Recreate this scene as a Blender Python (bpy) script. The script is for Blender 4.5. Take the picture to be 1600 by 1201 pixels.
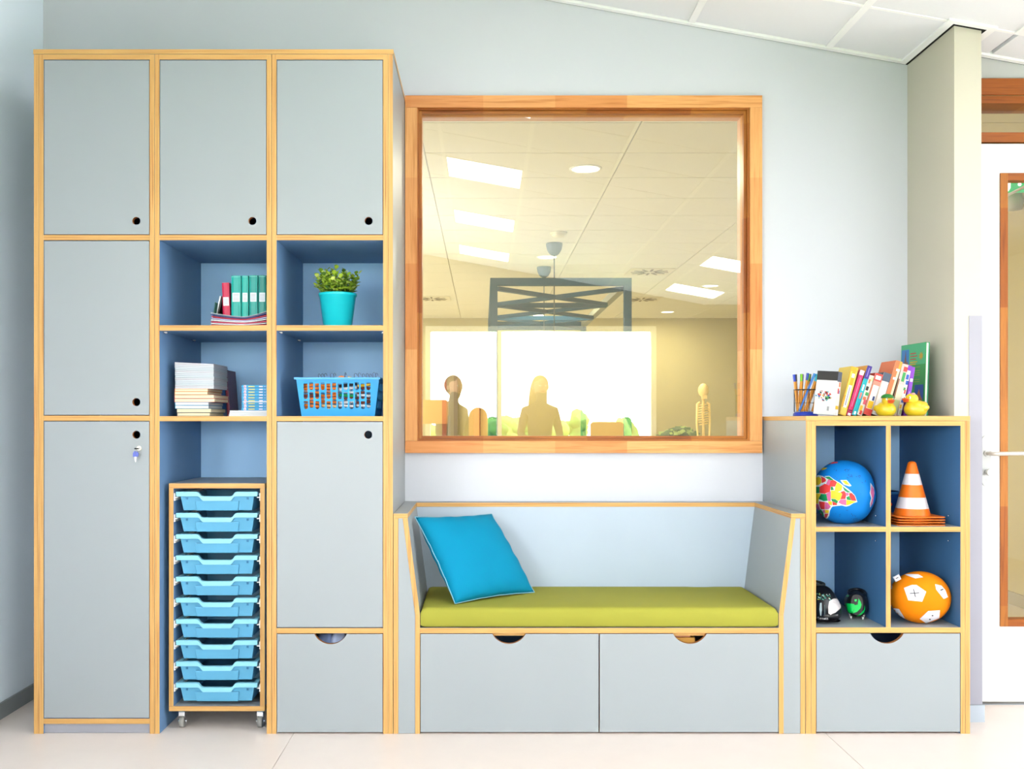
import bpy, bmesh, math, random
from mathutils import Vector, Matrix
from mathutils.bvhtree import BVHTree
random.seed(7)
for o in list(bpy.data.objects): bpy.data.objects.remove(o, do_unlink=True)
SC = bpy.context.scene; COL = SC.collection
PI = math.pi
# ---------------------------------------------------------------- camera
F = 1540.0; CX = 755.0; CY = 656.0; EYE = 1.176; D0 = 3.696; S = 0.0024
cam = bpy.data.objects.new('camera', bpy.data.cameras.new('camera')); COL.objects.link(cam)
cam.location = (0, -D0, EYE); cam.rotation_euler = (PI/2, 0, 0)
cam.data.sensor_fit = 'HORIZONTAL'; cam.data.sensor_width = 36; cam.data.lens = 36*F/1600
cam.data.shift_x = (800-CX)/1600; cam.data.shift_y = (CY-600.5)/1600
cam.data.clip_start = .05; cam.data.clip_end = 200
SC.camera = cam
# ---------------------------------------------------------------- world, exposure
W = bpy.data.worlds.new('sky'); SC.world = W; W.use_nodes = True
nt = W.node_tree; nt.nodes.clear()
out = nt.nodes.new('ShaderNodeOutputWorld'); bg = nt.nodes.new('ShaderNodeBackground')
tc = nt.nodes.new('ShaderNodeTexCoord'); sp = nt.nodes.new('ShaderNodeSeparateXYZ'); rp = nt.nodes.new('ShaderNodeValToRGB')
nt.links.new(tc.outputs['Generated'], sp.inputs[0]); nt.links.new(sp.outputs[2], rp.inputs[0])
rp.color_ramp.elements[0].position = 0; rp.color_ramp.elements[0].color = (1, .985, .95, 1)
rp.color_ramp.elements[1].position = 1; rp.color_ramp.elements[1].color = (.62, .80, 1, 1)
nt.links.new(rp.outputs[0], bg.inputs[0]); bg.inputs[1].default_value = 16.0
nt.links.new(bg.outputs[0], out.inputs[0])
SC.view_settings.view_transform = 'Standard'; SC.view_settings.look = 'None'
SC.view_settings.gamma = 1; SC.view_settings.use_curve_mapping = False
SC.view_settings.exposure = 0.34
LED_STRENGTH = 8.0
def area_light(name, loc, rot, sx, sy, power, color=(1, 1, 1), shape='RECTANGLE', portal=False):
    l = bpy.data.lights.new(name, 'AREA'); l.shape = shape; l.size = sx
    if shape == 'RECTANGLE': l.size_y = sy
    l.energy = power; l.color = color
    o = bpy.data.objects.new(name, l); COL.objects.link(o); o.location = loc; o.rotation_euler = rot
    if portal: l.cycles.is_portal = True
    return o
# daylight openings of the classroom (portals guide the sky through the reflected window and the added openings)
area_light('window_portal', (.7, -7.02, 1.52), (PI/2, 0, 0), 2.8, 1.56, 1, portal=True).rotation_euler = (PI/2, 0, PI)
area_light('window_portal', (3.8, -7.02, 1.45), (PI/2, 0, PI), 1.0, 1.4, 1, portal=True)
area_light('window_portal', (-1.33, -7.02, 1.52), (PI/2, 0, PI), .95, 1.56, 1, portal=True)
# openings added in the classroom side walls, then an unseen hall fill lamp
area_light('window_portal', (4.52, -1.8, 1.4), (0, PI/2, 0), 1.0, 1.6, 1, portal=True)
area_light('window_portal', (-1.925, -4.2, 1.6), (0, -PI/2, 0), 1.4, 2.8, 1, portal=True)
area_light('hall_daylight', (-4.7, 6.0, 1.5), (0, -PI/2, 0), 2.2, 7.0, 300, (1, .94, .84))  # fill lamp added out of view, no glazing behind it
# ---------------------------------------------------------------- colour + materials
def lin(c):
    if isinstance(c, str): c = [int(c[i:i+2], 16) for i in (0, 2, 4)]
    r = []
    for v in c[:3]:
        v = v/255.0; r.append(v/12.92 if v <= .04045 else ((v+.055)/1.055)**2.4)
    return (r[0], r[1], r[2], 1)
MATS = {}
KA = 1.0   # albedo scale for the section being built
def mat(name, col=(200, 200, 200), rough=.5, metal=0, emit=0, spec=.4, noise=0, nscale=20, bump=0, raw=None, coat=0, trans=0):
    if name in MATS: return MATS[name]
    m = bpy.data.materials.new(name); m.use_nodes = True; n = m.node_tree; b = n.nodes['Principled BSDF']
    c = raw if raw else lin(col)
    c = (c[0]*KA, c[1]*KA, c[2]*KA, 1)
    b.inputs['Base Color'].default_value = c; b.inputs['Roughness'].default_value = rough
    b.inputs['Metallic'].default_value = metal; b.inputs['Specular IOR Level'].default_value = spec
    if coat: b.inputs['Coat Weight'].default_value = coat
    if trans: b.inputs['Subsurface Weight'].default_value = trans
    if emit:
        b.inputs['Emission Color'].default_value = c; b.inputs['Emission Strength'].default_value = emit
    if noise or bump:
        t = n.nodes.new('ShaderNodeTexCoord'); z = n.nodes.new('ShaderNodeTexNoise')
        z.inputs['Scale'].default_value = nscale; z.inputs['Detail'].default_value = 4
        n.links.new(t.outputs['Object'], z.inputs[0])
        if noise:
            r = n.nodes.new('ShaderNodeValToRGB'); e = r.color_ramp.elements
            e[0].position = .3; e[1].position = .7
            e[0].color = tuple(c[i]*(1-noise) for i in range(3))+(1,); e[1].color = tuple(min(1, c[i]*(1+noise*.6)) for i in range(3))+(1,)
            n.links.new(z.outputs[0], r.inputs[0]); n.links.new(r.outputs[0], b.inputs['Base Color'])
        if bump:
            bp = n.nodes.new('ShaderNodeBump'); bp.inputs['Strength'].default_value = bump; bp.inputs['Distance'].default_value = .002
            n.links.new(z.outputs[0], bp.inputs['Height']); n.links.new(bp.outputs[0], b.inputs['Normal'])
    MATS[name] = m; return m
def streak_mat(name, scale, cols, rough=.45, detail=3, seg=None, segcols=None):
    """wood grain: noise stretched along the piece; seg = (axis, length) finger-joint blocks"""
    m = bpy.data.materials.new(name); m.use_nodes = True; n = m.node_tree; b = n.nodes['Principled BSDF']
    t = n.nodes.new('ShaderNodeTexCoord'); mp = n.nodes.new('ShaderNodeMapping'); mp.inputs['Scale'].default_value = scale
    z = n.nodes.new('ShaderNodeTexNoise'); z.inputs['Scale'].default_value = 1; z.inputs['Detail'].default_value = detail
    r = n.nodes.new('ShaderNodeValToRGB'); el = r.color_ramp.elements
    n.links.new(t.outputs['Object'], mp.inputs[0]); n.links.new(mp.outputs[0], z.inputs[0]); n.links.new(z.outputs[0], r.inputs[0])
    while len(el) < len(cols): el.new(.5)
    for i, (p, c) in enumerate(cols): el[i].position = p; el[i].color = lin(c)
    last = r.outputs[0]
    if seg:
        s2 = n.nodes.new('ShaderNodeSeparateXYZ'); n.links.new(t.outputs['Object'], s2.inputs[0])
        d = n.nodes.new('ShaderNodeMath'); d.operation = 'DIVIDE'; d.inputs[1].default_value = seg[1]
        n.links.new(s2.outputs[seg[0]], d.inputs[0])
        fl = n.nodes.new('ShaderNodeMath'); fl.operation = 'FLOOR'; n.links.new(d.outputs[0], fl.inputs[0])
        wn = n.nodes.new('ShaderNodeTexWhiteNoise'); wn.noise_dimensions = '1D'; n.links.new(fl.outputs[0], wn.inputs['W'])
        r2 = n.nodes.new('ShaderNodeValToRGB'); r2.color_ramp.elements[0].color = lin(segcols[0]); r2.color_ramp.elements[1].color = lin(segcols[1])
        n.links.new(wn.outputs[0], r2.inputs[0])
        mx = n.nodes.new('ShaderNodeMixRGB'); mx.blend_type = 'MULTIPLY'; mx.inputs[0].default_value = 1
        n.links.new(last, mx.inputs[1]); n.links.new(r2.outputs[0], mx.inputs[2]); last = mx.outputs[0]
    n.links.new(last, b.inputs['Base Color']); b.inputs['Roughness'].default_value = rough; b.inputs['Specular IOR Level'].default_value = .3
    MATS[name] = m; return m
PC = [(.26, '7e4c24'), (.36, 'b07c44'), (.47, 'c69c60'), (.56, 'c09656'), (.74, 'ae7844')]
PLY = {'x': streak_mat('plywood_edge_x', (340, 3, 2.2), PC), 'y': streak_mat('plywood_edge_y', (3, 340, 2.2), PC), 'z': streak_mat('plywood_edge_z', (2.2, 3, 340), PC)}
LAM = mat('laminate_grey', (145, 151, 154), .42, spec=.35, noise=.015, nscale=3)
LAMI = mat('laminate_blue_inside', (102, 138, 178), .5, spec=.3, noise=.02, nscale=4)  # grey laminate, blue cast of the shaded recesses put into its colour
LAMD = mat('laminate_deep_blue_inside', (62, 104, 146), .5, spec=.3, noise=.02, nscale=4)  # same shade tint, painted deeper for the cube interiors
LAMB = mat('laminate_blue_back', (166, 212, 255), .5, spec=.3, noise=.02, nscale=4)  # bluish recess shade painted into the back panels, kept light
LAMBENCH = mat('laminate_backrest', (164, 178, 192), .4, spec=.35, noise=.02, nscale=4)
WC = [(.3, 'c48448'), (.5, 'dea466'), (.7, 'd49659')]
WOODX = streak_mat('meranti_x', (4, 90, 90), WC, seg=(0, .31), segcols=('ead2c2', 'ffffff'))
WOODZ = streak_mat('meranti_z', (90, 90, 4), WC, seg=(2, .37), segcols=('ead2c2', 'ffffff'))
WD = [(.3, '8c5220'), (.5, 'ad6e2c'), (.7, 'a06226')]
WOODXD = streak_mat('meranti_dark_x', (4, 90, 90), WD, seg=(0, .45), segcols=('dcc0b0', 'ffffff'))
WOODZD = streak_mat('meranti_dark_z', (90, 90, 4), WD, seg=(2, .41), segcols=('dcc0b0', 'ffffff'))
WALLM = mat('wall_paint', (194, 197, 204), .8, spec=.15, bump=.08, nscale=60)
WALLW = mat('wall_paint_white', (236, 238, 240), .8, spec=.15)
WALLF = mat('wall_paint_window_side', (165, 158, 140), .8, spec=.15)  # darker tone paints the shade of the backlit wall
WALLL = mat('wall_paint_left', (232, 244, 254), .8, spec=.15, bump=.08, nscale=60)  # bluish shadow tint put into this wall's colour
PILM = mat('pillar_paint', (191, 186, 171), .8, spec=.15, bump=.08, nscale=60)
TILEM = mat('ceiling_tile', (230, 232, 236), .9, spec=.1, bump=.25, nscale=180)
WHITE = mat('white_metal', (240, 240, 238), .35)
BLACK = mat('black', (14, 14, 16), .4)
DARK = mat('dark_void', (16, 15, 18), .9)
CHROME = mat('chrome', (215, 215, 218), .22, metal=1)
STEEL = mat('brushed_steel', (205, 205, 202), .35, metal=.7)
# ---------------------------------------------------------------- mesh builder
class MB:
    def __init__(s): s.bm = bmesh.new(); s.m = []
    def mi(s, m):
        if m is None: return 0
        if m not in s.m: s.m.append(m)
        return s.m.index(m)
    def face(s, vs, m, smooth=False):
        try: f = s.bm.faces.new(vs)
        except ValueError: return None
        f.material_index = s.mi(m); f.smooth = smooth; return f
    def v(s, *p): return s.bm.verts.new(p if len(p) == 3 else p[0])
    def box(s, x0, x1, y0, y1, z0, z1, m, thick=None, edge=None, xm=None, xf=None):
        if x0 > x1: x0, x1 = x1, x0
        if z0 > z1: z0, z1 = z1, z0
        P = [(x, y, z) for x in (x0, x1) for y in (y0, y1) for z in (z0, z1)]
        if xf: P = [xf @ Vector(p) for p in P]
        v = [s.v(p) for p in P]
        fs = {'x-': (0, 1, 3, 2), 'x+': (4, 6, 7, 5), 'y-': (0, 4, 5, 1), 'y+': (2, 3, 7, 6), 'z-': (0, 2, 6, 4), 'z+': (1, 5, 7, 3)}
        for k, q in fs.items():
            mm = m if (thick is None or k[0] == thick) else edge
            if xm and k in xm: mm = xm[k]
            s.face([v[i] for i in q], mm)
        return s
    def cyl(s, p0, p1, r0, r1=None, seg=16, m=None, caps=True, smooth=True):
        r1 = r0 if r1 is None else r1
        p0 = Vector(p0); p1 = Vector(p1); d = (p1-p0).normalized()
        a = d.orthogonal().normalized(); b = d.cross(a)
        A = []; B = []
        for i in range(seg):
            t = 2*PI*i/seg; o = a*math.cos(t)+b*math.sin(t)
            A.append(s.v(p0+o*r0)); B.append(s.v(p1+o*r1))
        for i in range(seg):
            j = (i+1) % seg; s.face([A[i], A[j], B[j], B[i]], m, smooth)
        if caps: s.face(A[::-1], m); s.face(B, m)
        return s
    def lathe(s, prof, c, m, seg=32, smooth=True, ms=None):
        rings = []
        for r, z in prof:
            rings.append([s.v(c[0]+r*math.cos(2*PI*i/seg), c[1]+r*math.sin(2*PI*i/seg), c[2]+z) for i in range(seg)] if r > 1e-6 else [s.v(c[0], c[1], c[2]+z)])
        for k in range(len(rings)-1):
            a, b = rings[k], rings[k+1]; mm = ms[k] if ms else m
            for i in range(seg):
                j = (i+1) % seg
                if len(a) == 1 and len(b) == 1: continue
                if len(a) == 1: s.face([a[0], b[j], b[i]], mm, smooth)
                elif len(b) == 1: s.face([a[i], a[j], b[0]], mm, smooth)
                else: s.face([a[i], a[j], b[j], b[i]], mm, smooth)
        return s
    def tube(s, pts, r, m, seg=8, close=False):
        pts = [Vector(p) for p in pts]; n = len(pts); rings = []
        up = None
        for i, p in enumerate(pts):
            if close: d = (pts[(i+1) % n]-pts[i-1]).normalized()
            else: d = (pts[min(i+1, n-1)]-pts[max(i-1, 0)]).normalized()
            if up is None: up = d.orthogonal().normalized()
            up = (up-d*up.dot(d)).normalized(); b = d.cross(up)
            rr = r[i] if isinstance(r, (list, tuple)) else r
            rings.append([s.v(p+up*rr*math.cos(2*PI*k/seg)+b*rr*math.sin(2*PI*k/seg)) for k in range(seg)])
        for i in range(n if close else n-1):
            a, b = rings[i], rings[(i+1) % n]
            for k in range(seg): s.face([a[k], a[(k+1) % seg], b[(k+1) % seg], b[k]], m, True)
        if not close: s.face(rings[0][::-1], m); s.face(rings[-1], m)
        return s
    def plate(s, poly, holes, y0, y1, mf, me, fn=None, mb=None):
        """polygon in (x,z) with holes, thickness along y; fn maps (x,y,z)"""
        t = bmesh.new(); loops = []
        for lp in [poly]+list(holes):
            vs = [t.verts.new((p[0], 0, p[1])) for p in lp]; loops.append(vs)
            for i in range(len(vs)): t.edges.new((vs[i], vs[(i+1) % len(vs)]))
        bmesh.ops.triangle_fill(t, edges=t.edges[:], use_beauty=True, normal=(0, -1, 0))
        t.verts.index_update(); co = [(v.co.x, v.co.z) for v in t.verts]
        g = fn or (lambda x, y, z: (x, y, z))
        A = [s.v(g(x, y0, z)) for x, z in co]; B = [s.v(g(x, y1, z)) for x, z in co]
        for f in t.faces:
            ix = [v.index for v in f.verts]
            s.face([A[i] for i in ix], mf); s.face([B[i] for i in ix][::-1], mb or mf)
        for vs in loops:
            ix = [v.index for v in vs]
            for i in range(len(ix)):
                a, b = ix[i], ix[(i+1) % len(ix)]
                s.face([A[a], A[b], B[b], B[a]], me)
        t.free(); return s
    def ell(s, c, r, m, nu=24, nv=14, smooth=True, fn=None):
        rings = []
        for j in range(nv+1):
            ph = -PI/2+PI*j/nv
            pts = [(math.cos(ph)*math.cos(2*PI*i/nu), math.cos(ph)*math.sin(2*PI*i/nu), math.sin(ph)) for i in range(nu if 0 < j < nv else 1)]
            if fn: pts = [fn(*p) for p in pts]
            rings.append([s.v(c[0]+p[0]*r[0], c[1]+p[1]*r[1], c[2]+p[2]*r[2]) for p in pts])
        for j in range(nv):
            a, b = rings[j], rings[j+1]
            for i in range(nu):
                k = (i+1) % nu
                if len(a) == 1: s.face([a[0], b[k], b[i]], m, smooth)
                elif len(b) == 1: s.face([a[i], a[k], b[0]], m, smooth)
                else: s.face([a[i], a[k], b[k], b[i]], m, smooth)
        return s
    def loft(s, secs, m, smooth=True, caps=True):
        rs = [[s.v(p) for p in sec] for sec in secs]; n = len(rs[0])
        for a, b in zip(rs, rs[1:]):
            for i in range(n): s.face([a[i], a[(i+1) % n], b[(i+1) % n], b[i]], m, smooth)
        if caps: s.face(rs[0][::-1], m); s.face(rs[-1], m)
        return s
    def bevel(s, w, seg=2):
        bmesh.ops.remove_doubles(s.bm, verts=s.bm.verts, dist=1e-6)
        ed = [e for e in s.bm.edges if len(e.link_faces) == 2 and e.calc_face_angle(0) > .6]
        bmesh.ops.bevel(s.bm, geom=ed, offset=w, segments=seg, affect='EDGES', profile=.5, clamp_overlap=True); return s
ORG = {}
def worg(p): return ORG.get(p.name, Vector((0, 0, 0))) if p else Vector((0, 0, 0))
def obj(name, mb, parent=None, org=None, local=False, norm=True):
    me = bpy.data.meshes.new(name)
    if norm: bmesh.ops.recalc_face_normals(mb.bm, faces=mb.bm.faces)
    o = bpy.data.objects.new(name, me); COL.objects.link(o)
    off = Vector((0, 0, 0))
    if not local:
        if parent: off = worg(parent)
        elif org is not None: off = Vector(org); o.location = off
        if off.length: bmesh.ops.translate(mb.bm, verts=mb.bm.verts, vec=-off)
    mb.bm.to_mesh(me); mb.bm.free()
    for m in mb.m: me.materials.append(m)
    if parent: o.parent = parent
    ORG[o.name] = off if (parent or org is not None) else Vector((0, 0, 0))
    return o
def tag(o, label=None, cat=None, group=None, kind=None):
    if label: o['label'] = label
    if cat: o['category'] = cat
    if group: o['group'] = group
    if kind: o['kind'] = kind
    return o
def thing(name, label, cat, loc=(0, 0, 0), rz=0, group=None):
    o = bpy.data.objects.new(name, None); COL.objects.link(o); o.location = loc; o.rotation_euler = (0, 0, rz)
    o.empty_display_size = .05; ORG[o.name] = Vector(loc); return tag(o, label, cat, group)
def kids(o): return [c for c in bpy.data.objects if c.parent == o]
def copy_tree(o, loc, label=None, parent=None):
    c = o.copy(); COL.objects.link(c); c.parent = parent
    if parent is None: c.location = loc; ORG[c.name] = Vector(loc)
    if label: c['label'] = label
    for ch in kids(o): copy_tree(ch, None, None, c)
    return c
def struct(name, mb, parent=None):
    o = obj(name, mb, parent)
    if not parent: o['kind'] = 'structure'
    return o
def X(px, y=0): return (px-CX)*(D0+y)/F
def Z(py, y=0): return EYE+(CY-py)*(D0+y)/F
def bx(*a, **k): return MB().box(*a, **k)
def circ(cx, cz, r, n=28, a0=0, a1=2*PI): return [(cx+r*math.cos(a0+(a1-a0)*i/n), cz+r*math.sin(a0+(a1-a0)*i/n)) for i in range(n)]
# surface patches: polygon in picture points dropped onto a real surface along the line of sight
def bvh_of(o):
    b = bmesh.new(); b.from_mesh(o.data); off = worg(o)
    bmesh.ops.translate(b, verts=b.verts, vec=off); t = BVHTree.FromBMesh(b); b.free(); return t
CAMP = Vector((0, -D0, EYE))
def patch(mb, tree, poly, m, off=.0008, step=3.0):
    t = bmesh.new(); vs = [t.verts.new((p[0], 0, p[1])) for p in poly]
    for i in range(len(vs)): t.edges.new((vs[i], vs[(i+1) % len(vs)]))
    bmesh.ops.triangle_fill(t, edges=t.edges[:], use_beauty=True)
    for k in range(4):
        ed = [e for e in t.edges if e.calc_length() > step]
        if not ed: break
        bmesh.ops.subdivide_edges(t, edges=ed, cuts=1); bmesh.ops.triangulate(t, faces=t.faces[:])
    mp = {}
    for v in t.verts:
        d = Vector(((v.co.x-CX)/F, 1, (CY-v.co.z)/F)).normalized()
        h = tree.ray_cast(CAMP, d)
        mp[v] = mb.v(h[0]+h[1]*off) if h[0] is not None else None
    for f in t.faces:
        q = [mp[v] for v in f.verts]
        if all(q): mb.face(q, m, True)
    t.free()
def thickline(p, q, w):
    d = Vector((q[0]-p[0], q[1]-p[1])); d.normalize(); n = Vector((-d.y, d.x))*w/2
    return [(p[0]+n.x, p[1]+n.y), (q[0]+n.x, q[1]+n.y), (q[0]-n.x, q[1]-n.y), (p[0]-n.x, p[1]-n.y)]
# ================================================================ ROOM SHELL
YW = .572; XL = -1.905; XR = 4.5; YB = -7.0; ROOF = 3.6
def ceilz(x): return 3.050-.179*min(x, 2.667)
# wall with window opening
ox0, ox1, oz0, oz1 = -.30, 1.165, 1.07, 2.54
m_ = MB(); m_.plate([(XL-.1, 0), (1.87, 0), (1.87, ROOF), (XL-.1, ROOF)], [[(ox0, oz0), (ox1, oz0), (ox1, oz1), (ox0, oz1)]], YW, YW+.14, WALLM, WALLM)
HALLW = mat('hall_wall', (172, 160, 112), .8, spec=.15)
for f in m_.bm.faces:
    if f.calc_center_median().y > YW+.13: f.material_index = m_.mi(HALLW)
struct('wall_back', m_)
struct('wall_left', MB().plate([(YB, 0), (YW, 0), (YW, ROOF), (YB, ROOF)], [[(-5.6, .9), (-2.8, .9), (-2.8, 2.3), (-5.6, 2.3)]], 0, .1, WALLL, WALLL, fn=lambda x, y, z: (XL-y, x, z)))  # unseen window opening added to light left-facing sides
struct('wall_right', MB().plate([(YB, 0), (.374, 0), (.374, ROOF), (YB, ROOF)], [[(-2.6, .9), (-1.0, .9), (-1.0, 1.9), (-2.6, 1.9)]], 0, .1, WALLW, WALLW, fn=lambda x, y, z: (XR+y, x, z)))  # unseen window opening added to brighten the left wall
struct('wall_pillar', bx(1.837, 1.943, .148, YW+.14, 0, ROOF, PILM))
dx0, dx1, dz1 = 1.985, 2.62, 2.58
m_ = MB(); m_.plate([(1.943, 0), (XR, 0), (XR, ROOF), (1.943, ROOF)], [[(dx0, .0005), (dx1, .0005), (dx1, dz1), (dx0, dz1)]], .374, .514, mat('wall_door', (178, 180, 180), .8), WALLM)
struct('wall_recess', m_)
# front wall (behind the camera) : middle window seen reflected, outer two added for light
wins = [(-.70, 2.09, .74, 2.31), (3.3, 4.3, .74, 2.15), (-1.80, -.86, .74, 2.31)]
m_ = MB(); m_.plate([(XL-.1, 0), (XR+.1, 0), (XR+.1, ROOF), (XL-.1, ROOF)], [[(a, c), (b, c), (b, d), (a, d)] for a, b, c, d in wins], YB-.12, YB, WALLF, WALLF)
struct('wall_front', m_)
struct('ceiling_roof', bx(-5.3, 5.3, YB-.12, 12.0, ROOF, ROOF+.1, WALLM))
# floor: slab + linoleum sheets with welded seams
FL = mat('linoleum', (217, 204, 196), .38, spec=.35, noise=.02, nscale=9)
SEAM = mat('weld_seam', (192, 186, 160), .5)
fl = struct('floor', bx(XL-.1, XR+.1, YB-.12, YW, -.08, -.004, SEAM))
for a, b in ((XL, -.7125), (-.7105, 1.2845), (1.2865, 3.28), (3.282, XR)):
    obj('linoleum_sheet', bx(a, b, YB, YW if a < 1.2 else .3735, -.0039, 0, FL), fl)
obj('linoleum_sheet', bx(1.2865, 1.8365, .374, YW, -.0039, 0, FL), fl)
# skirtings
SK = mat('skirting', (126, 132, 134), .5)
SKP = mat('skirting_pillar', (168, 176, 186), .5)
struct('baseboard_left', bx(XL, XL+.012, YB, YW-.001, 0.0005, .062, SK))
struct('baseboard_back', bx(XL+.012, 1.835, YW-.012, YW-.0005, .0005, .062, SK))
struct('baseboard_pillar', bx(1.832, 1.952, .139, .1475, .0005, .066, SKP))
struct('baseboard_front', bx(XL+.012, XR, YB+.0005, YB+.012, .0005, .062, SK))
struct('trim_1', bx(1.894, 1.9455, .1455, .1478, .067, 1.583, mat('corner_guard', (150, 149, 160), .4)).box(1.9432, 1.9455, .1478, .19, .067, 1.583, MATS['corner_guard']))
# ceiling: slab above, tiles and grid in the slope
cl = struct('ceiling', bx(XL-.05, XR+.05, YB-.05, YW+.05, 3.50, 3.56, WALLM))
TH = math.atan(.179); DXG = .6*math.cos(TH)
RX = Matrix.Rotation(TH, 4, 'Y')
gx = [XL+.03]+[.305+DXG*k for k in range(-3, 5)]
gx = [g for g in gx if g >= XL+.03]
gx_flat = [2.667+.6*k for k in range(1, 4)]
gy = [.13-.6*k for k in range(0, 12)]
leds = [(.305-DXG, .305), (.305+3*DXG, .305+4*DXG)]
ledy = [-.47, -2.27, -4.07, -5.87]
GRIDM = mat('ceiling_grid', (243, 244, 244), .6)
def slab(x0, x1, y0, y1, dz0, dz1, m, mb=None):
    mb = mb or MB()
    P = [(x, y, ceilz(x)+dz) for x in (x0, x1) for y in (y0, y1) for dz in (dz0, dz1)]
    v = [mb.v(p) for p in P]
    for q in ((0, 1, 3, 2), (4, 6, 7, 5), (0, 4, 5, 1), (2, 3, 7, 6), (0, 2, 6, 4), (1, 5, 7, 3)): mb.face([v[i] for i in q], m)
    return mb
cellsx = list(zip(gx, gx[1:]+[2.667])) if gx[-1] < 2.66 else list(zip(gx, gx[1:]))
flat = [2.667]+[g for g in gx_flat if g < XR-.05]+[XR]
cellsx += list(zip(flat, flat[1:]))
cellsy = [(.13, YW-.03)]+[(gy[i+1], gy[i]) for i in range(len(gy)-1)]+[(YB, gy[-1])]
for (a, b) in cellsx:
    for (c, d) in cellsy:
        if d-c < .02: continue
        if any(abs(a-l[0]) < .02 for l in leds) and any(abs(d-y) < .02 for y in ledy): continue
        x0, x1, y0, y1 = a+.009, b-.009, c+.007, d-.007
        if c > .1 and a < 1.837 < b:
            if b > 2.01: obj('ceiling_tile', slab(1.99, b-.009, y0, .34, -.002, .013, TILEM), cl)
            x1 = 1.800
        elif c > .1 and b > 1.95: y1 = .34
        obj('ceiling_tile', slab(x0, x1, y0, y1, -.002, .013, TILEM), cl)
g_ = MB()
for x in [c[0] for c in cellsx][1:]:
    ytop = YW-.03 if x < 1.83 else .13
    slab(x-.014, x+.014, YB, ytop, -.007, .0, GRIDM, g_)
for y in gy:
    xs = [XL+.03]+[2.667, XR]
    for i in range(len(xs)-1): slab(xs[i], xs[i+1], y-.008, y+.008, -.005, .001, GRIDM, g_)
obj('ceiling_grid', g_, cl)
# perimeter trims; the gap's shade is a painted dark strip
t_ = MB()
slab(XL+.004, 1.826, YW-.030, YW-.005, -.010, .012, GRIDM, t_)
slab(1.800, 1.826, .1312, YW-.0305, -.0101, .012, GRIDM, t_)
slab(1.800, 1.985, .105, .131, -.010, .012, GRIDM, t_)
slab(1.957, 1.985, .1312, .3435, -.010, .012, GRIDM, t_)
slab(1.985, 2.66, .344, .368, -.010, .012, GRIDM, t_)
slab(XL+.004, XL+.028, YB, YW-.030, -.010, .012, GRIDM, t_)
struct('trim_2', t_)
GAP = mat('shadow_gap', (20, 18, 20), .9)  # solid strips coloured dark in place of real gap shade
gp = MB()
slab(XL, 1.837, YW-.0052, YW-.0001, -.0085, .02, GAP, gp); slab(1.8262, 1.8369, .131, YW-.0052, -.0085, .02, GAP, gp)
slab(1.8262, 1.957, .1312, .1479, -.0085, .02, GAP, gp); slab(1.9432, 1.957, .148, .3739, -.0085, .02, GAP, gp); slab(1.957, 2.66, .368, .3739, -.0085, .02, GAP, gp)
struct('trim_3', gp)
# LED panels
LEDM = mat('led_panel', (250, 252, 255), .5, emit=LED_STRENGTH)
k_ = 0
posx = ['left', 'right']; posy = ['nearest the glazed wall', 'second from the glazed wall', 'third from the glazed wall', 'farthest from the glazed wall']
for ci, (a, b) in enumerate(leds):
    for ri, y in enumerate(ledy):
        t = thing('ceiling_light', 'square lit ceiling panel, %s row, %s' % (posx[ci], posy[ri]), 'ceiling light', ((a+b)/2, y-.3, ceilz((a+b)/2)), group='square light panels in the classroom ceiling')
        obj('diffuser', slab(a+.02, b-.02, y-.58, y-.02, -.001, .012, LEDM), t)
        fr = MB()
        for q in ((a+.006, a+.0195, y-.594, y-.006), (b-.0195, b-.006, y-.594, y-.006), (a+.0195, b-.0195, y-.594, y-.5805), (a+.0195, b-.0195, y-.0195, y-.006)): slab(*q, -.004, .012, WHITE, fr)
        obj('frame', fr, t)
# ---------------------------------------------------------------- interior window (window_1)
GLASS = bpy.data.materials.new('window_glass'); GLASS.use_nodes = True; n = GLASS.node_tree; n.nodes.clear()
o_ = n.nodes.new('ShaderNodeOutputMaterial'); mx = n.nodes.new('ShaderNodeMixShader'); tr = n.nodes.new('ShaderNodeBsdfTransparent'); gl = n.nodes.new('ShaderNodeBsdfGlossy')
tr.inputs[0].default_value = (.95, .96, .93, 1); gl.inputs['Roughness'].default_value = 0; gl.inputs[0].default_value = (1, 1, 1, 1); mx.inputs[0].default_value = .115
n.links.new(tr.outputs[0], mx.inputs[1]); n.links.new(gl.outputs[0], mx.inputs[2]); n.links.new(mx.outputs[0], o_.inputs[0])
GLASS2 = bpy.data.materials.new('clear_glass'); GLASS2.use_nodes = True; n = GLASS2.node_tree; n.nodes.clear()
o_ = n.nodes.new('ShaderNodeOutputMaterial'); mx = n.nodes.new('ShaderNodeMixShader'); tr = n.nodes.new('ShaderNodeBsdfTransparent'); gl = n.nodes.new('ShaderNodeBsdfGlossy')
gl.inputs['Roughness'].default_value = 0; mx.inputs[0].default_value = .05
n.links.new(tr.outputs[0], mx.inputs[1]); n.links.new(gl.outputs[0], mx.inputs[2]); n.links.new(mx.outputs[0], o_.inputs[0])
cx0, cx1, cz0, cz1 = X(633, -.022+YW), X(1191, -.022+YW), Z(707.5, -.022+YW), Z(149, -.022+YW)
cw = .0515; yc = YW-.022
win = struct('window_1', bx(ox0+.001, ox1-.001, .6925, .7115, oz0+.001, oz0+.034, WOODXD))
obj('frame_board', bx(cx0, cx1, yc, YW-.0005, cz1-cw, cz1, WOODX), win)
obj('frame_board', bx(cx0, cx1, yc, YW-.0005, cz0, cz0+cw, WOODX), win)
obj('frame_board', bx(cx0, cx0+cw, yc, YW-.0005, cz0+cw+.0008, cz1-cw-.0008, WOODZ), win)
obj('frame_board', bx(cx1-cw, cx1, yc, YW-.0005, cz0+cw+.0008, cz1-cw-.0008, WOODZ), win)
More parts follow.
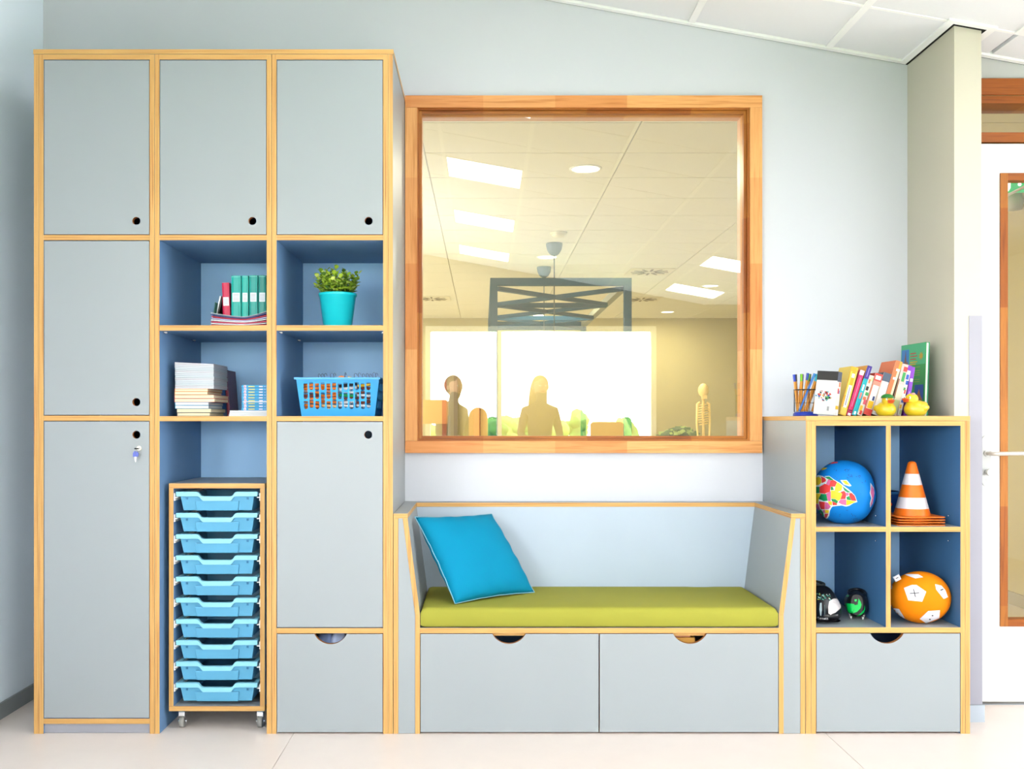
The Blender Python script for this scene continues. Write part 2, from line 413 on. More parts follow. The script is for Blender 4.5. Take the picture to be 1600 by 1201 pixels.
gx0, gx1, gz0, gz1 = -.266, 1.129, 1.107, 2.504
def bead_set(x0, x1, z0, z1, w, y0, y1, mx_, mz_, name, par):
    obj(name, bx(x0, x1, y0, y1, z1, z1+w, mx_), par); obj(name, bx(x0, x1, y0, y1, z0-w, z0, mx_), par)
    obj(name, bx(x0-w, x0, y0, y1, z0-w, z1+w, mz_), par); obj(name, bx(x1, x1+w, y0, y1, z0-w, z1+w, mz_), par)
bead_set(gx0, gx1, gz0, gz1, .012, .5765, .602, WOODXD, WOODZD, 'glazing_bead', win)
bead_set(gx0-.0125, gx1+.0125, gz0-.0125, gz1+.0125, .010, .562, .602, WOODXD, WOODZD, 'glazing_rebate', win)
bead_set(gx0-.002, gx1+.002, gz0-.002, gz1+.002, .03, .6095, .692, WOODX, WOODZ, 'frame_lining', win)
obj('pane', bx(gx0-.012, gx1+.012, .603, .609, gz0-.012, gz1+.012, GLASS), win)
for f in win.children: pass
# ---------------------------------------------------------------- right-hand door (door_1) in its frame
yd = .374
dr = struct('door_1', MB().plate([(2.0, .014), (2.575, .014), (2.575, 2.316), (2.0, 2.316)], [[(2.135, .345), (2.44, .345), (2.44, 2.186), (2.135, 2.186)]], yd, yd+.04, mat('door_white', (216, 218, 217), .4), MATS['door_white']))
bead_set(2.163, 2.412, .355, 2.164, .030, yd-.007, yd+.04, WOODXD, WOODZD, 'glazing_bead', dr)
obj('pane', bx(2.155, 2.42, yd+.016, yd+.022, .347, 2.172, GLASS2), dr)
fr = struct('trim_4', bx(1.944, 1.994, yd-.014, yd+.14, 0.0005, 2.59, WOODZD))
obj('door_frame_stile', bx(2.581, 2.63, yd-.014, yd+.14, .0005, 2.55, WOODZD), fr)
obj('door_transom', bx(1.995, 2.58, yd-.006, yd+.14, 2.322, 2.362, WOODXD), fr)
obj('door_frame_head', bx(1.995, 2.58, yd-.014, yd+.0005, 2.515, 2.582, WOODXD), fr)
obj('door_frame_lining', bx(1.995, 2.58, yd+.001, yd+.14, 2.484, 2.514, WOODXD), fr)
obj('pane', bx(1.995, 2.58, yd+.05, yd+.056, 2.363, 2.483, GLASS2), fr)
# handle
hx = X(1541, yd); hz = Z(708, yd)
h_ = MB(); pts = circ(hx, Z(686, yd), .018, 12, 0, PI)+[(hx-.018, Z(686, yd))]+circ(hx, Z(753, yd), .018, 12, PI, 2*PI)+[(hx+.018, Z(753, yd))]
ALU = mat('aluminium', (176, 178, 178), .4, metal=.3)
h_.plate(pts, [], yd-.004, yd-.0002, ALU, ALU)
hd = obj('handle_plate', h_, dr)
obj('screw', MB().cyl((hx, yd-.0055, Z(690, yd)), (hx, yd-.004, Z(690, yd)), .003, seg=10, m=STEEL).cyl((hx, yd-.0055, Z(749, yd)), (hx, yd-.004, Z(749, yd)), .003, seg=10, m=STEEL), hd)
obj('door_handle', MB().cyl((hx, yd-.012, hz), (hx, yd-.004, hz), .0125, seg=20, m=STEEL).tube([(hx, yd-.005, hz), (hx, yd-.04, hz), (hx+.004, yd-.052, hz), (hx+.02, yd-.057, hz), (hx+.115, yd-.057, hz+.001), (hx+.128, yd-.054, hz+.001), (hx+.132, yd-.045, hz+.001)], .0085, mat('lever', (196, 190, 182), .3, metal=.3), 12), hd)
kz = Z(737, yd)
obj('lock_knob', MB().cyl((hx, yd-.02, kz), (hx, yd-.004, kz), .009, seg=18, m=STEEL).cyl((hx, yd-.037, kz), (hx, yd-.02, kz), .0135, seg=18, m=STEEL), hd)
# ================================================================ HALL BEYOND THE GLASS
HY0, HY1, HX0, HX1, HZ = .712, 11.80, -5.0, 5.0, 2.776
struct('wall_hall_back', bx(HX0, HX1, HY1, HY1+.1, 0, ROOF, HALLW))
struct('wall_hall_left', bx(HX0-.1, HX0, HY0, HY1, 0, ROOF, HALLW))
struct('wall_hall_right', bx(HX1, HX1+.1, HY0, HY1, 0, ROOF, HALLW))
struct('wall_hall_near', bx(HX0, XL-.1, HY0-.1, HY0, 0, ROOF, HALLW).box(XR, HX1, HY0-.1, HY0, 0, ROOF, HALLW))
struct('wall_hall_partition', bx(3.38, 3.48, .52, 6.0, 0, ROOF, HALLW))
struct('baseboard_hall', bx(3.366, 3.3798, .52, 6.0, .0005, .08, mat('skirting_hall', (150, 142, 112), .5)))
struct('floor_hall', bx(HX0, HX1, HY0, HY1, -.08, 0, mat('hall_floor', (205, 196, 170), .4)).box(1.944, XR, .374, HY0, -.08, -.0005, MATS['hall_floor']))
HT = mat('hall_tile', (222, 219, 200), .9, spec=.1)
hc = struct('ceiling_hall', bx(HX0, HX1, HY0, HY1, HZ+.06, HZ+.09, HT))
ys = [HY0+.3+.6*i for i in range(19)]
xs = [-.35+1.2*i for i in range(-4, 5)]
for i in range(len(xs)-1):
    for j in range(len(ys)-1):
        obj('ceiling_tile', bx(xs[i]+.004, xs[i+1]-.004, ys[j]+.004, ys[j+1]-.004, HZ, HZ+.015, HT), hc)
obj('ceiling_backing', bx(HX0, HX1, HY0, HY1, HZ+.017, HZ+.022, mat('hall_joint', (190, 176, 140), .9)), hc)
DOWN = mat('downlight', (255, 248, 225), .5, emit=6)
def at(px, py, z):
    D = (z-EYE)*F/(CY-py); return ((px-CX)*D/F, D-D0)
dls = [(915, 263), (855, 401), (1110, 446), (1043, 487)]
poss = [at(px, py, HZ) for px, py in dls]
extra = [(.85, 11.35), (-1.6, 10.9), (-3.2, 2.6), (-3.2, 6), (-3.0, 9.6)]  # second one added unseen to brighten the far hall wall
lab = ['largest round downlight, nearest the glass in the hall ceiling', 'round downlight behind the nearer grey pendant lamp', 'round downlight in front of the slanted panel at the right of the glass', 'small round downlight just above the far hall wall', 'tiny downlight seen through the lattice roof slats', 'downlight by the far wall behind the left window jamb', 'round downlight on the far left of the hall', 'round downlight at the left of the hall middle', 'round downlight at the hall back left']
for i, (x, y) in enumerate(poss+extra):
    t = thing('downlight', lab[i], 'ceiling light', (x, y, HZ), group='round downlights in the hall ceiling')
    obj('lens', MB().lathe([(0, -.004), (.088, -.004), (.088, -.001)], (x, y, HZ), DOWN, 28), t)
    obj('trim_ring', MB().lathe([(.089, -.001), (.089, -.007), (.103, -.004), (.103, -.001)], (x, y, HZ), WHITE, 28), t)
    area_light('downlight_lamp', (x, y, HZ-.012), (0, 0, 0), .17, .17, 36, (1, .91, .74), 'DISK')
# ceiling vents
VM = mat('vent', (214, 206, 178), .6); VD = mat('vent_dark', (120, 108, 80), .8)
for k, (px, py) in enumerate([(1015, 424), (675, 466), (1003, 467)]):
    x, y = at(px, py, HZ)
    t = thing('ceiling_vent', ['round swirl air vent right of the pendant lamps', 'air vent at the far left of the glass, low on the ceiling', 'small air vent above the right post of the dark frame'][k], 'vent', (x, y, HZ), group='swirl vents in the hall ceiling')
    obj('vent_plate', bx(x-.24, x+.24, y-.24, y+.24, HZ-.008, HZ-.001, VM), t)
    for a in range(12):
        c, s_ = math.cos(a*PI/6), math.sin(a*PI/6)
        obj('blade', MB().box(.06, .20, -.012, .012, HZ-.012, HZ-.0085, VD, xf=Matrix.Translation((x, y, 0)) @ Matrix.Rotation(a*PI/6, 4, 'Z')), t)
# pendant lamps: grey ceiling cup, long cord, shade
CUP = mat('grey_cup', (58, 84, 98), .5)
for k, (px, py, ln) in enumerate([(866, 380, .92), (850, 417, .95)]):
    x, y = at(px, py, HZ); 
    t = thing('pendant_lamp', ['grey pendant lamp with cup-shaped ceiling rose, nearer and taller of two', 'grey pendant lamp with cup-shaped ceiling rose, farther of two'][k], 'pendant lamp', (x, y, HZ), group='pendant lamps in the hall')
    obj('ceiling_cup', MB().lathe([(0, -.001), (.074, -.001), (.075, -.015), (.066, -.06), (.045, -.095), (.02, -.112), (0, -.114)], (x, y, HZ), CUP, 28), t)
    obj('cord', MB().cyl((x, y, HZ-ln), (x, y, HZ-.112), .005, seg=8, m=mat('cord', (70, 82, 88), .6)), t)
    obj('lamp_shade', MB().lathe([(.02, -ln+.03), (.03, -ln), (.10, -ln-.10), (.13, -ln-.17), (.126, -ln-.17), (.095, -ln-.10), (.02, -ln-.01)], (x, y, HZ), CUP, 28), t)
# smoke detector
x, y = at(873, 363, HZ)
t = thing('smoke_detector', 'pale smoke detector on the hall ceiling above the pendant cup', 'smoke detector', (x, y, HZ))
obj('body', MB().lathe([(0, -.001), (.06, -.001), (.06, -.025), (.045, -.04), (0, -.042)], (x, y, HZ), mat('detector', (214, 206, 170), .5), 20), t)
obj('base_ring', MB().lathe([(.061, -.001), (.075, -.001), (.072, -.016), (.061, -.016)], (x, y, HZ), MATS['detector'], 20), t)
# the dark frame with a lattice roof
FM = mat('frame_dark_blue', (30, 72, 94), .8, spec=.1, noise=.08, nscale=3)
s1 = .00506; yf = s1*F-D0; fx0, fx1 = (766-CX)*s1, (987-CX)*s1; fz = EYE+(CY-434)*s1; yr = 160/232
D2 = (yf+D0)/.69; yrr = D2-D0; w = .058
t = thing('lattice_frame', 'dark blue-grey open frame with crossed slats as its roof, behind the glass', 'frame', ((fx0+fx1)/2, (yf+yrr)/2, 0))
for x in (fx0, fx1-w):
    for y in (yf, yrr-w): obj('post', bx(x, x+w, y, y+w, 0, fz-w, FM), t)
obj('beam', bx(fx0, fx1, yf, yf+w, fz-w, fz, FM), t); obj('beam', bx(fx0, fx1, yrr-w, yrr, fz-w, fz, FM), t)
obj('beam', bx(fx0, fx0+w, yf+w, yrr-w, fz-w, fz, FM), t); obj('beam', bx(fx1-w, fx1, yf+w, yrr-w, fz-w, fz, mat('frame_pale', (120, 124, 104), .5)), t)
nb = 3; L = (yrr-yf-2*w)/nb
def slat(p, q, z0, z1, th=.02):
    p = Vector((p[0], p[1], 0)); q = Vector((q[0], q[1], 0)); d = (q-p).normalized(); n_ = Vector((-d.y, d.x, 0))*th
    m = MB(); P = [p-n_, q-n_, q+n_, p+n_]
    lo = [m.v(a.x, a.y, z0) for a in P]; hi = [m.v(a.x, a.y, z1) for a in P]
    m.face(lo[::-1], FM); m.face(hi, FM)
    for i in range(4): m.face([lo[i], lo[(i+1) % 4], hi[(i+1) % 4], hi[i]], FM)
    return m
for k in range(nb):
    y0 = yf+w+k*L; y1 = y0+L
    obj('slat', slat((fx0+w, y0+.02), (fx1-w, y1-.02), fz-.092, fz-.058), t)
    obj('slat', slat((fx0+w, y1-.02), (fx1-w, y0+.02), fz-.0925, fz-.0585), t)
    obj('slat', slat((fx0+w, y1), (fx1-w, y1), fz-.10, fz-.058), t)
# skeleton model
BONE = mat('bone', (255, 226, 150), .6)
sy = 10.6; ss = (D0+sy)/F; kx = (1099-CX)*ss; top = EYE+(CY-600)*ss
t = thing('skeleton_model', 'cream-coloured standing skeleton model far behind the glass', 'skeleton', (kx, sy, 0))
H = top; k = H/1.70
obj('skull', MB().ell((kx, sy, H-.09*k), (.075*k, .095*k, .10*k), BONE, 18, 12).box(kx-.035*k, kx+.035*k, sy-.09*k, sy-.02, H-.215*k, H-.16*k, BONE), t)
obj('spine', MB().tube([(kx, sy, H-.18*k), (kx, sy+.02, H-.45*k), (kx, sy-.01, H-.75*k)], .02*k, BONE), t)
for i in range(9):
    z = H-(.30+.035*i)*k; r = (.05+.03*math.sin(PI*(i+1)/10))*k
    obj('rib', MB().tube([(kx+r*math.cos(a), sy+.75*r*math.sin(a), z+.01*math.cos(a)) for a in [2*PI*j/14 for j in range(14)]], .008*k, BONE, 6, close=True), t)
obj('pelvis', MB().tube([(kx+.075*k*math.cos(a), sy+.06*math.sin(a), H-.80*k+.03*math.cos(2*a)) for a in [2*PI*j/14 for j in range(14)]], .024*k, BONE, 6, close=True), t)
for sg in (-1, 1):
    obj('arm', MB().tube([(kx+sg*.05*k, sy, H-.26*k), (kx+sg*.085*k, sy, H-.29*k), (kx+sg*.095*k, sy, H-.57*k), (kx+sg*.08*k, sy-.02, H-.82*k), (kx+sg*.08*k, sy-.03, H-.92*k)], [.014, .02, .015, .012, .02], BONE), t)
    obj('leg', MB().tube([(kx+sg*.055*k, sy, H-.82*k), (kx+sg*.05*k, sy-.01, H-1.22*k), (kx+sg*.05*k, sy, H-1.62*k), (kx+sg*.08*k, sy-.1, H-1.68*k)], [.028, .024, .018, .02], BONE), t)
# planter with leafy plants below the skeleton
px0, px1 = (1033-CX)*ss, (1096-CX)*ss
t = thing('planter', 'low planter with dark green leaves left of the skeleton', 'planter', ((px0+px1)/2, 10.9, 0))
obj('trough', bx(px0, px1, 10.7, 11.1, 0, .86, mat('trough', (190, 180, 150), .7)), t)
g_ = MB(); GD = mat('plant_dark', (70, 92, 40), .6); GL = mat('plant_light', (140, 160, 70), .6)
for i in range(240):
    x = random.uniform(px0, px1); y = random.uniform(10.7, 11.05); z = .86+random.random()*.13*(1+.6*math.sin(x*7))
    a = random.random()*6.28; r = .03+.03*random.random(); m = random.choice((GD, GD, GL))
    p = [g_.v(x+r*math.cos(a+q), y+r*.5*math.sin(a+q), z+r*math.sin(a+q)*.6+.01*random.random()) for q in (0, 1.6, 3.1, 4.7)]
    g_.face(p, m)
obj('foliage', g_, t)['kind'] = 'stuff'
# far cupboard / door and boards along the hall wall
sh = (D0+HY1)/F
def far(name, p0, p1, ptop, m, th=.03, label=None, cat=None, sub=None):
    x0, x1, z = (p0-CX)*sh, (p1-CX)*sh, EYE+(CY-ptop)*sh
    return x0, x1, z
x0, x1, z1 = far('', 691, 710, 548, None)
t = thing('hall_door', 'brown framed grey door on the far hall wall, left edge of the glass', 'door', ((x0+x1)/2, HY1-.02, 0))
BR = mat('brown_wood', (142, 84, 60), .5)
obj('door_leaf', bx(x0+.07, x1-.01, HY1-.04, HY1-.002, .01, z1-.07, mat('grey_leaf', (150, 140, 110), .6)), t)
obj('frame_stile', bx(x0, x0+.069, HY1-.06, HY1-.002, 0.001, z1, BR), t); obj('frame_stile', bx(x1-.009, x1+.05, HY1-.06, HY1-.002, 0.001, z1, mat('grey_stile', (125, 112, 88), .6)), t)
obj('frame_head', bx(x0+.07, x1-.01, HY1-.06, HY1-.002, z1-.069, z1, BR), t)
x0, x1, z1 = far('', 741, 750, 625, None)
t = thing('wall_board', 'narrow salmon wooden board with black edge on the hall wall', 'board', ((x0+x1)/2, HY1-.02, 0))
obj('board', bx(x0, x1-.012, HY1-.04, HY1-.002, .001, 1.9, mat('salmon_wood', (226, 150, 104), .5)), t); obj('edge_strip', bx(x1-.0115, x1+.01, HY1-.045, HY1-.002, .001, 1.9, BLACK), t)
# exit sign behind the door glass
ys_, zs_ = 2.3, 2.42
sx = (1577-CX)*(D0+ys_)/F; zt = EYE+(CY-286)*(D0+ys_)/F
t = thing('exit_sign', 'green exit sign hanging behind the door glass', 'sign', (sx+.1, ys_, zt))
GS = mat('exit_green', (0, 185, 100), .5, emit=.5)
obj('sign_face', bx(sx-.03, sx+.27, ys_, ys_+.012, zt-.055, zt+.05, GS), t)
EXW = mat('exit_white', (240, 245, 240), .5, emit=.9)
ic = MB(); yy = ys_-.001
ic.plate([(sx-.018, zt-.05), (sx-.006, zt-.05), (sx+.006, zt-.03), (sx+.008, zt+.02), (sx-.012, zt+.025)], [], yy-.002, yy, EXW, EXW)
ic.plate([(sx+.10, zt-.02), (sx+.16, zt-.02), (sx+.16, zt-.045), (sx+.20, zt-.01), (sx+.16, zt+.03), (sx+.16, zt), (sx+.10, zt)], [], yy-.002, yy, EXW, EXW)
ic.plate(circ(sx+.062, zt-.008, .011, 14), [], yy-.002, yy, EXW, EXW)
obj('pictogram', ic, t)
obj('hanger', bx(sx+.02, sx+.03, ys_+.002, ys_+.01, zt+.051, HZ-.001, WHITE).box(sx+.2, sx+.21, ys_+.002, ys_+.01, zt+.051, HZ-.001, WHITE), t)
t = thing('ceiling_speaker', 'grey-green rounded speaker hanging below the exit sign', 'speaker', (sx+.05, 2.45, 2.2))
zc = EYE+(CY-315)*(D0+2.45)/F; xc_ = (1583-CX)*(D0+2.45)/F
obj('body', MB().lathe([(0, .055), (.05, .05), (.058, 0), (.05, -.05), (0, -.055)], (xc_, 2.45, zc), mat('speaker_grey', (176, 178, 148), .6), 20), t)
obj('bracket', bx(xc_-.006, xc_+.006, 2.445, 2.455, zc+.056, HZ-.001, WHITE), t)
obj('rail', MB().tube([((1566-CX)*(D0+2.2)/F, 2.2, EYE+(CY-309)*(D0+2.2)/F), ((1640-CX)*(D0+2.2)/F, 2.2, EYE+(CY-272)*(D0+2.2)/F)], .008, WHITE), t)
# ================================================================ BEHIND THE CAMERA (seen reflected)
WF = mat('window_frame_cream', (236, 230, 205), .5)
for i, (a, b, c, d) in enumerate(wins):
    w = struct('window_%d' % (i+2), bx(a+.0005, b-.0005, YB-.09, YB+.012, c+.0005, c+.055, WF))  # first is reflected in the glass, the others are added for daylight
    obj('window_frame', bx(a+.0005, b-.0005, YB-.09, YB+.012, d-.06, d-.0005, WF), w)
    obj('window_frame', bx(a+.0005, a+.06, YB-.09, YB+.012, c+.056, d-.061, WF), w)
    obj('window_frame', bx(b-.06, b-.0005, YB-.09, YB+.012, c+.056, d-.061, WF), w)
    obj('pane', bx(a+.05, b-.05, YB-.05, YB-.044, c+.05, d-.05, GLASS2), w)
    if i == 0: obj('mullion', bx(.162, .224, YB-.09, YB+.012, c+.056, d-.061, WF), w)
# outdoors
GRASS = mat('grass', (110, 140, 60), .9, noise=.2, nscale=2)
struct('ground_outside', bx(-30, 30, -45, YB-.13, -.25, -.15, GRASS))
LEAF = mat('hedge_leaf', (88, 128, 40), .8, noise=.4, nscale=6); LEAF2 = mat('hedge_leaf_light', (150, 175, 80), .8, noise=.4, nscale=6); TRK = mat('trunk', (96, 78, 58), .9)
def bush(cx, cy, r, h, m, label):
    t = thing('bush', label, 'bush', (cx, cy, -.15), group='bushes outside the classroom window')
    rn = random.Random(int(cx*100))
    b = MB()
    for k in range(9):
        a = rn.random()*6.28; q = r*.55*rn.random(); rr = r*(.35+.25*rn.random()); zz = -.15+h*(.35+.45*rn.random())
        b.ell((cx+q*math.cos(a), cy+q*math.sin(a), zz), (rr, rr, min(rr*1.1, h+-.15-zz if h-.15-zz > .1 else .1)), m, 16, 10, fn=lambda x, y, z: (x*(1+.18*rn.uniform(-1, 1)), y*(1+.18*rn.uniform(-1, 1)), z*(1+.18*rn.uniform(-1, 1))))
    obj('foliage', b, t)
    obj('stem', MB().cyl((cx, cy, -.15), (cx, cy, -.15+h*.5), .06, .04, 8, TRK), t)
vd = 2*.606+D0+17; vs_ = vd/F
for i, (px, ty) in enumerate([(668, 650), (700, 646), (735, 640), (772, 640), (800, 634), (835, 645), (872, 640), (905, 632), (928, 618), (955, 640), (985, 636), (1012, 628), (1040, 640)]):
    cx_ = (px-CX)*vs_; h = EYE+(CY-ty)*vs_+.15
    bush(cx_, [-17, -18.6, -20.2][i % 3], .36, h, LEAF if i % 2 else LEAF2, 'rounded green bush outside, %s from the left' % ['first', 'second', 'third', 'fourth', 'fifth', 'sixth', 'seventh', 'eighth', 'ninth', 'tenth', 'eleventh', 'twelfth', 'thirteenth'][i])
# people on high stools near the window (seen reflected as silhouettes)
SKIN = mat('skin', (196, 150, 124), .6)
def skin_obj(name, nodes, edges, m, parent, sub=2, root=0):
    me = bpy.data.meshes.new(name); me.from_pydata([n[:3] for n in nodes], edges, []); o = bpy.data.objects.new(name, me); COL.objects.link(o)
    md = o.modifiers.new('Skin', 'SKIN'); md.use_smooth_shade = True
    for i, n_ in enumerate(nodes):
        sv = me.skin_vertices[0].data[i]; sv.radius = (n_[3], n_[4] if len(n_) > 4 else n_[3]); sv.use_root = (i == root)
    s_ = o.modifiers.new('Subd', 'SUBSURF'); s_.levels = sub; s_.render_levels = sub
    me.materials.append(m); o.parent = parent; return o
def person(x, y, rz, hair_long, shirt, trousers, haircol, label):
    t = thing('person', label, 'person', (x, y, 0), rz, None)
    # local: facing -Y. seat height .70
    N = []; E = []
    def nd(*a): N.append(a); return len(N)-1
    def ch(*ids):
        for a, b in zip(ids, ids[1:]): E.append((a, b))
    pel = nd(0, 0, .80, .15, .12); wa = nd(0, -.01, .95, .125, .10); che = nd(0, -.02, 1.14, .15, .11); up = nd(0, -.02, 1.27, .12, .085); nk = nd(0, -.02, 1.36, .05, .05); nk2 = nd(0, -.03, 1.41, .05, .052)
    jw = nd(0, -.055, 1.455, .062, .068); hd_ = nd(0, -.035, 1.52, .078, .088); tp = nd(0, -.02, 1.565, .06, .07)
    ch(pel, wa, che, up, nk, nk2, jw, hd_, tp)
    for sg in (-1, 1):
        sh_ = nd(sg*.16, -.01, 1.27, .058); el = nd(sg*.22, -.02, 1.02, .042); wr = nd(sg*.12, -.26, .93, .028); pa = nd(sg*.09, -.33, .92, .034, .016)
        ch(up, sh_, el, wr, pa)
        for f, (fx_, ln) in enumerate([(-.024, .062), (-.008, .072), (.008, .068), (.024, .052)]):
            a = nd(sg*.085+fx_, -.37, .92, .0085); b = nd(sg*.083+fx_, -.37-ln*.5, .912, .008); c = nd(sg*.082+fx_, -.37-ln*.85, .895, .007); E.append((pa, a)); ch(a, b, c)
        th = nd(sg*.055, -.34, .925, .0095); th2 = nd(sg*.04, -.375, .92, .008); ch(pa, th, th2)
        hp = nd(sg*.10, -.03, .77, .095, .09); kn = nd(sg*.13, -.40, .76, .062); an = nd(sg*.13, -.36, .36, .04); he = nd(sg*.13, -.34, .31, .038); to = nd(sg*.13, -.50, .29, .03)
        ch(pel, hp, kn, an, he, to)
    b = skin_obj('body', N, E, shirt, t)
    # head details
    hm = MB()
    hm.ell((0, -.035, 1.525), (.080, .096, .112), SKIN, 28, 20, fn=lambda x, y, z: (x*(1-.22*max(0, -z)), y*(1-.05*max(0, -z)), z))
    hm.loft([[(-.008, -.12, 1.545), (.008, -.12, 1.545), (.008, -.118, 1.54)], [(-.015, -.148, 1.505), (.015, -.148, 1.505), (0, -.12, 1.495)]], SKIN)
    for sg in (-1, 1): hm.ell((sg*.08, -.025, 1.52), (.012, .02, .03), SKIN, 10, 8)
    h = obj('head', hm, t, local=True)
    fe = MB()
    for sg in (-1, 1): fe.ell((sg*.03, -.122, 1.535), (.012, .008, .007), WHITE, 12, 8); fe.ell((sg*.03, -.129, 1.535), (.005, .004, .005), BLACK, 8, 6)
    obj('eyes', fe, h, local=True); obj('mouth', MB().ell((0, -.122, 1.475), (.022, .008, .006), mat('lips', (170, 90, 85), .5), 12, 8), h, local=True)
    hr = MB(); HM = mat('hair_'+haircol, {'brown': (88, 62, 44), 'fair': (150, 118, 78)}[haircol], .6)
    hr.ell((0, -.018, 1.545), (.09, .10, .105), HM, 24, 16, fn=lambda x, y, z: (x, y if (z > .25 or y > -.2) else -.2, z))
    if hair_long:
        hr.loft([[(.088*math.cos(a)*s1_, max(-.045, .01+.075*math.sin(a)*s1_+oy), zz) for a in [2*PI*k/18 for k in range(18)]] for zz, s1_, oy in [(1.56, 1.0, .0), (1.48, 1.08, .03), (1.36, 1.15, .055), (1.25, 1.1, .07), (1.18, .7, .07)]], HM)
    obj('hair', hr, t, local=True)
    tr_ = MB()
    for sg in (-1, 1):
        tr_.tube([(sg*.09, .02, .775), (sg*.11, -.15, .772), (sg*.13, -.40, .765), (sg*.133, -.44, .70), (sg*.13, -.37, .42)], [.115, .11, .078, .07, .055], trousers, 14)
    obj('trousers', tr_, t, local=True)
    return t
def stool(x, y, who):
    t = thing('stool', 'high wooden stool under the %s person, seen in reflection' % who, 'stool', (x, y, 0), group='high stools by the window')
    WM = mat('beech', (214, 170, 120), .5)
    obj('seat', MB().lathe([(0, 0), (.17, 0), (.175, .012), (.17, .025), (0, .025)], (x, y, .625), WM, 24), t)
    for k in range(4):
        a = PI/4+k*PI/2; obj('leg', MB().cyl((x+.2*math.cos(a), y+.2*math.sin(a), 0), (x+.12*math.cos(a), y+.12*math.sin(a), .625), .016, seg=10, m=WM), t)
    obj('foot_ring', MB().tube([(x+.17*math.cos(a), y+.17*math.sin(a), .25) for a in [2*PI*k/20 for k in range(20)]], .01, STEEL, 8, close=True), t)
yp = -5.5; vp_ = (2*.606+D0-yp)/F
p1x, p2x = (706-CX)*vp_, (843-CX)*vp_
person(p1x, yp, PI/2+.75, False, mat('shirt_dark', (70, 66, 74), .8), mat('jeans', (50, 60, 84), .8), 'brown', 'short-haired person in a dark top seated in profile, reflected at left')
person(p2x, yp, PI-.25, True, mat('shirt_brown', (120, 98, 84), .8), MATS['jeans'], 'fair', 'long-haired person seated by the window, reflected in the middle')
stool(p1x, yp-.0, 'short-haired'); stool(p2x, yp-.0, 'long-haired')
# chairs reflected by the window
def chair(x, y, rz, bz0, bz1, round_, label):
    t = thing('high_chair', label, 'chair', (x, y, 0), rz, group='chairs by the classroom window')
    OW = mat('orange_wood', (232, 158, 84), .45); DF = mat('dark_blue_metal', (40, 54, 84), .5)
    b = MB()
    if round_: b.plate([(-.09, bz0), (.09, bz0), (.09, bz1-.10)]+circ(0, bz1-.09, .09, 12, 0, PI)[1:]+[(-.09, bz1-.10)], [], .16, .178, OW, OW)
    else: b.plate([(-.16, bz0), (.16, bz0), (.16, bz1-.02), (.14, bz1), (-.14, bz1), (-.16, bz1-.02)], [], .16, .178, OW, OW)
    obj('backrest', b, t, local=True)
    obj('seat', MB().box(-.18, .18, -.19, .15, .70, .718, OW).bevel(.006), t, local=True)
    for sg in (-1, 1):
        obj('leg', MB().tube([(sg*.17, .145, bz0+.08), (sg*.17, .145, .69), (sg*.19, .21, 0.005)], .014, DF), t, local=True)
        obj('leg', MB().tube([(sg*.17, -.16, .69), (sg*.19, -.21, 0.005)], .014, DF), t, local=True)
    obj('footrest', MB().cyl((-.18, -.19, .3), (.18, -.19, .3), .012, seg=8, m=DF), t, local=True)
v5 = (2*.606+D0+4.4)/F
chair((673-CX)*v5, -4.4, PI, 1.14, EYE+(CY-624)*v5, False, 'orange wooden backed chair reflected at the lower left corner of the glass')
chair((747-CX)*v5, -4.4, PI, .90, EYE+(CY-636)*v5, True, 'chair with round-topped back reflected beside the short-haired person')
chair((952-CX)*v5, -4.4, PI, .86, EYE+(CY-659)*v5, False, 'chair with square back reflected right of the long-haired person')
# ================================================================ CABINETS
DEP = .571; IN = .5425
def bd(name, x0, x1, y0, y1, z0, z1, thick, par, face=None, xm=None):
    face = face or LAM
    e = PLY[thick]
    return obj(name, MB().box(x0, x1, y0, y1, z0, z1, face, thick=thick, edge=e, xm=xm), par)
def rect(x0, x1, z0, z1): return [(x0, z0), (x1, z0), (x1, z1), (x0, z1)]
DEDGE = mat('door_edge_ply', (160, 104, 60), .5)
def door(x0, x1, z0, z1, par, hole=None, name='door'):
    hs = [circ(hole[0], hole[1], .0150, 28)] if hole else []
    return obj(name, MB().plate(rect(x0+.0022, x1-.0022, z0+.0022, z1-.0022), hs, .0005, .0185, LAM, DEDGE), par)
def drawer(x0, x1, z0, z1, par, cxp, hw, sag, depth=.5, contents=None):
    """front with a half-moon grip cut in its top edge + a box behind"""
    r = (hw*hw+sag*sag)/(2*sag); a = math.asin(min(1, hw/r)); zt = z1-.0025; zc = zt+r-sag
    arc = [(cxp+r*math.sin(a-2*a*i/24), zc-r*math.cos(a-2*a*i/24)) for i in range(25)]
    poly = [(x0+.0022, z0), (x1-.0022, z0), (x1-.0022, zt)]+arc+[(x0+.0022, zt)]
    d = obj('drawer', MB().plate(poly, [], .0005, .0185, LAM, DEDGE), par)
    b = MB(); xa, xb, zb = x0+.012, x1-.012, z0+.012; zs = z1-.075
    b.box(xa, xa+.012, .019, depth, zb, zs, LAMI).box(xb-.012, xb, .019, depth, zb, zs, LAMI).box(xa+.0121, xb-.0121, depth-.012, depth, zb, zs, LAMI).box(xa+.0121, xb-.0121, .019, depth-.0121, zb, zb+.01, LAMI)
    obj('drawer_box', b, d); return d
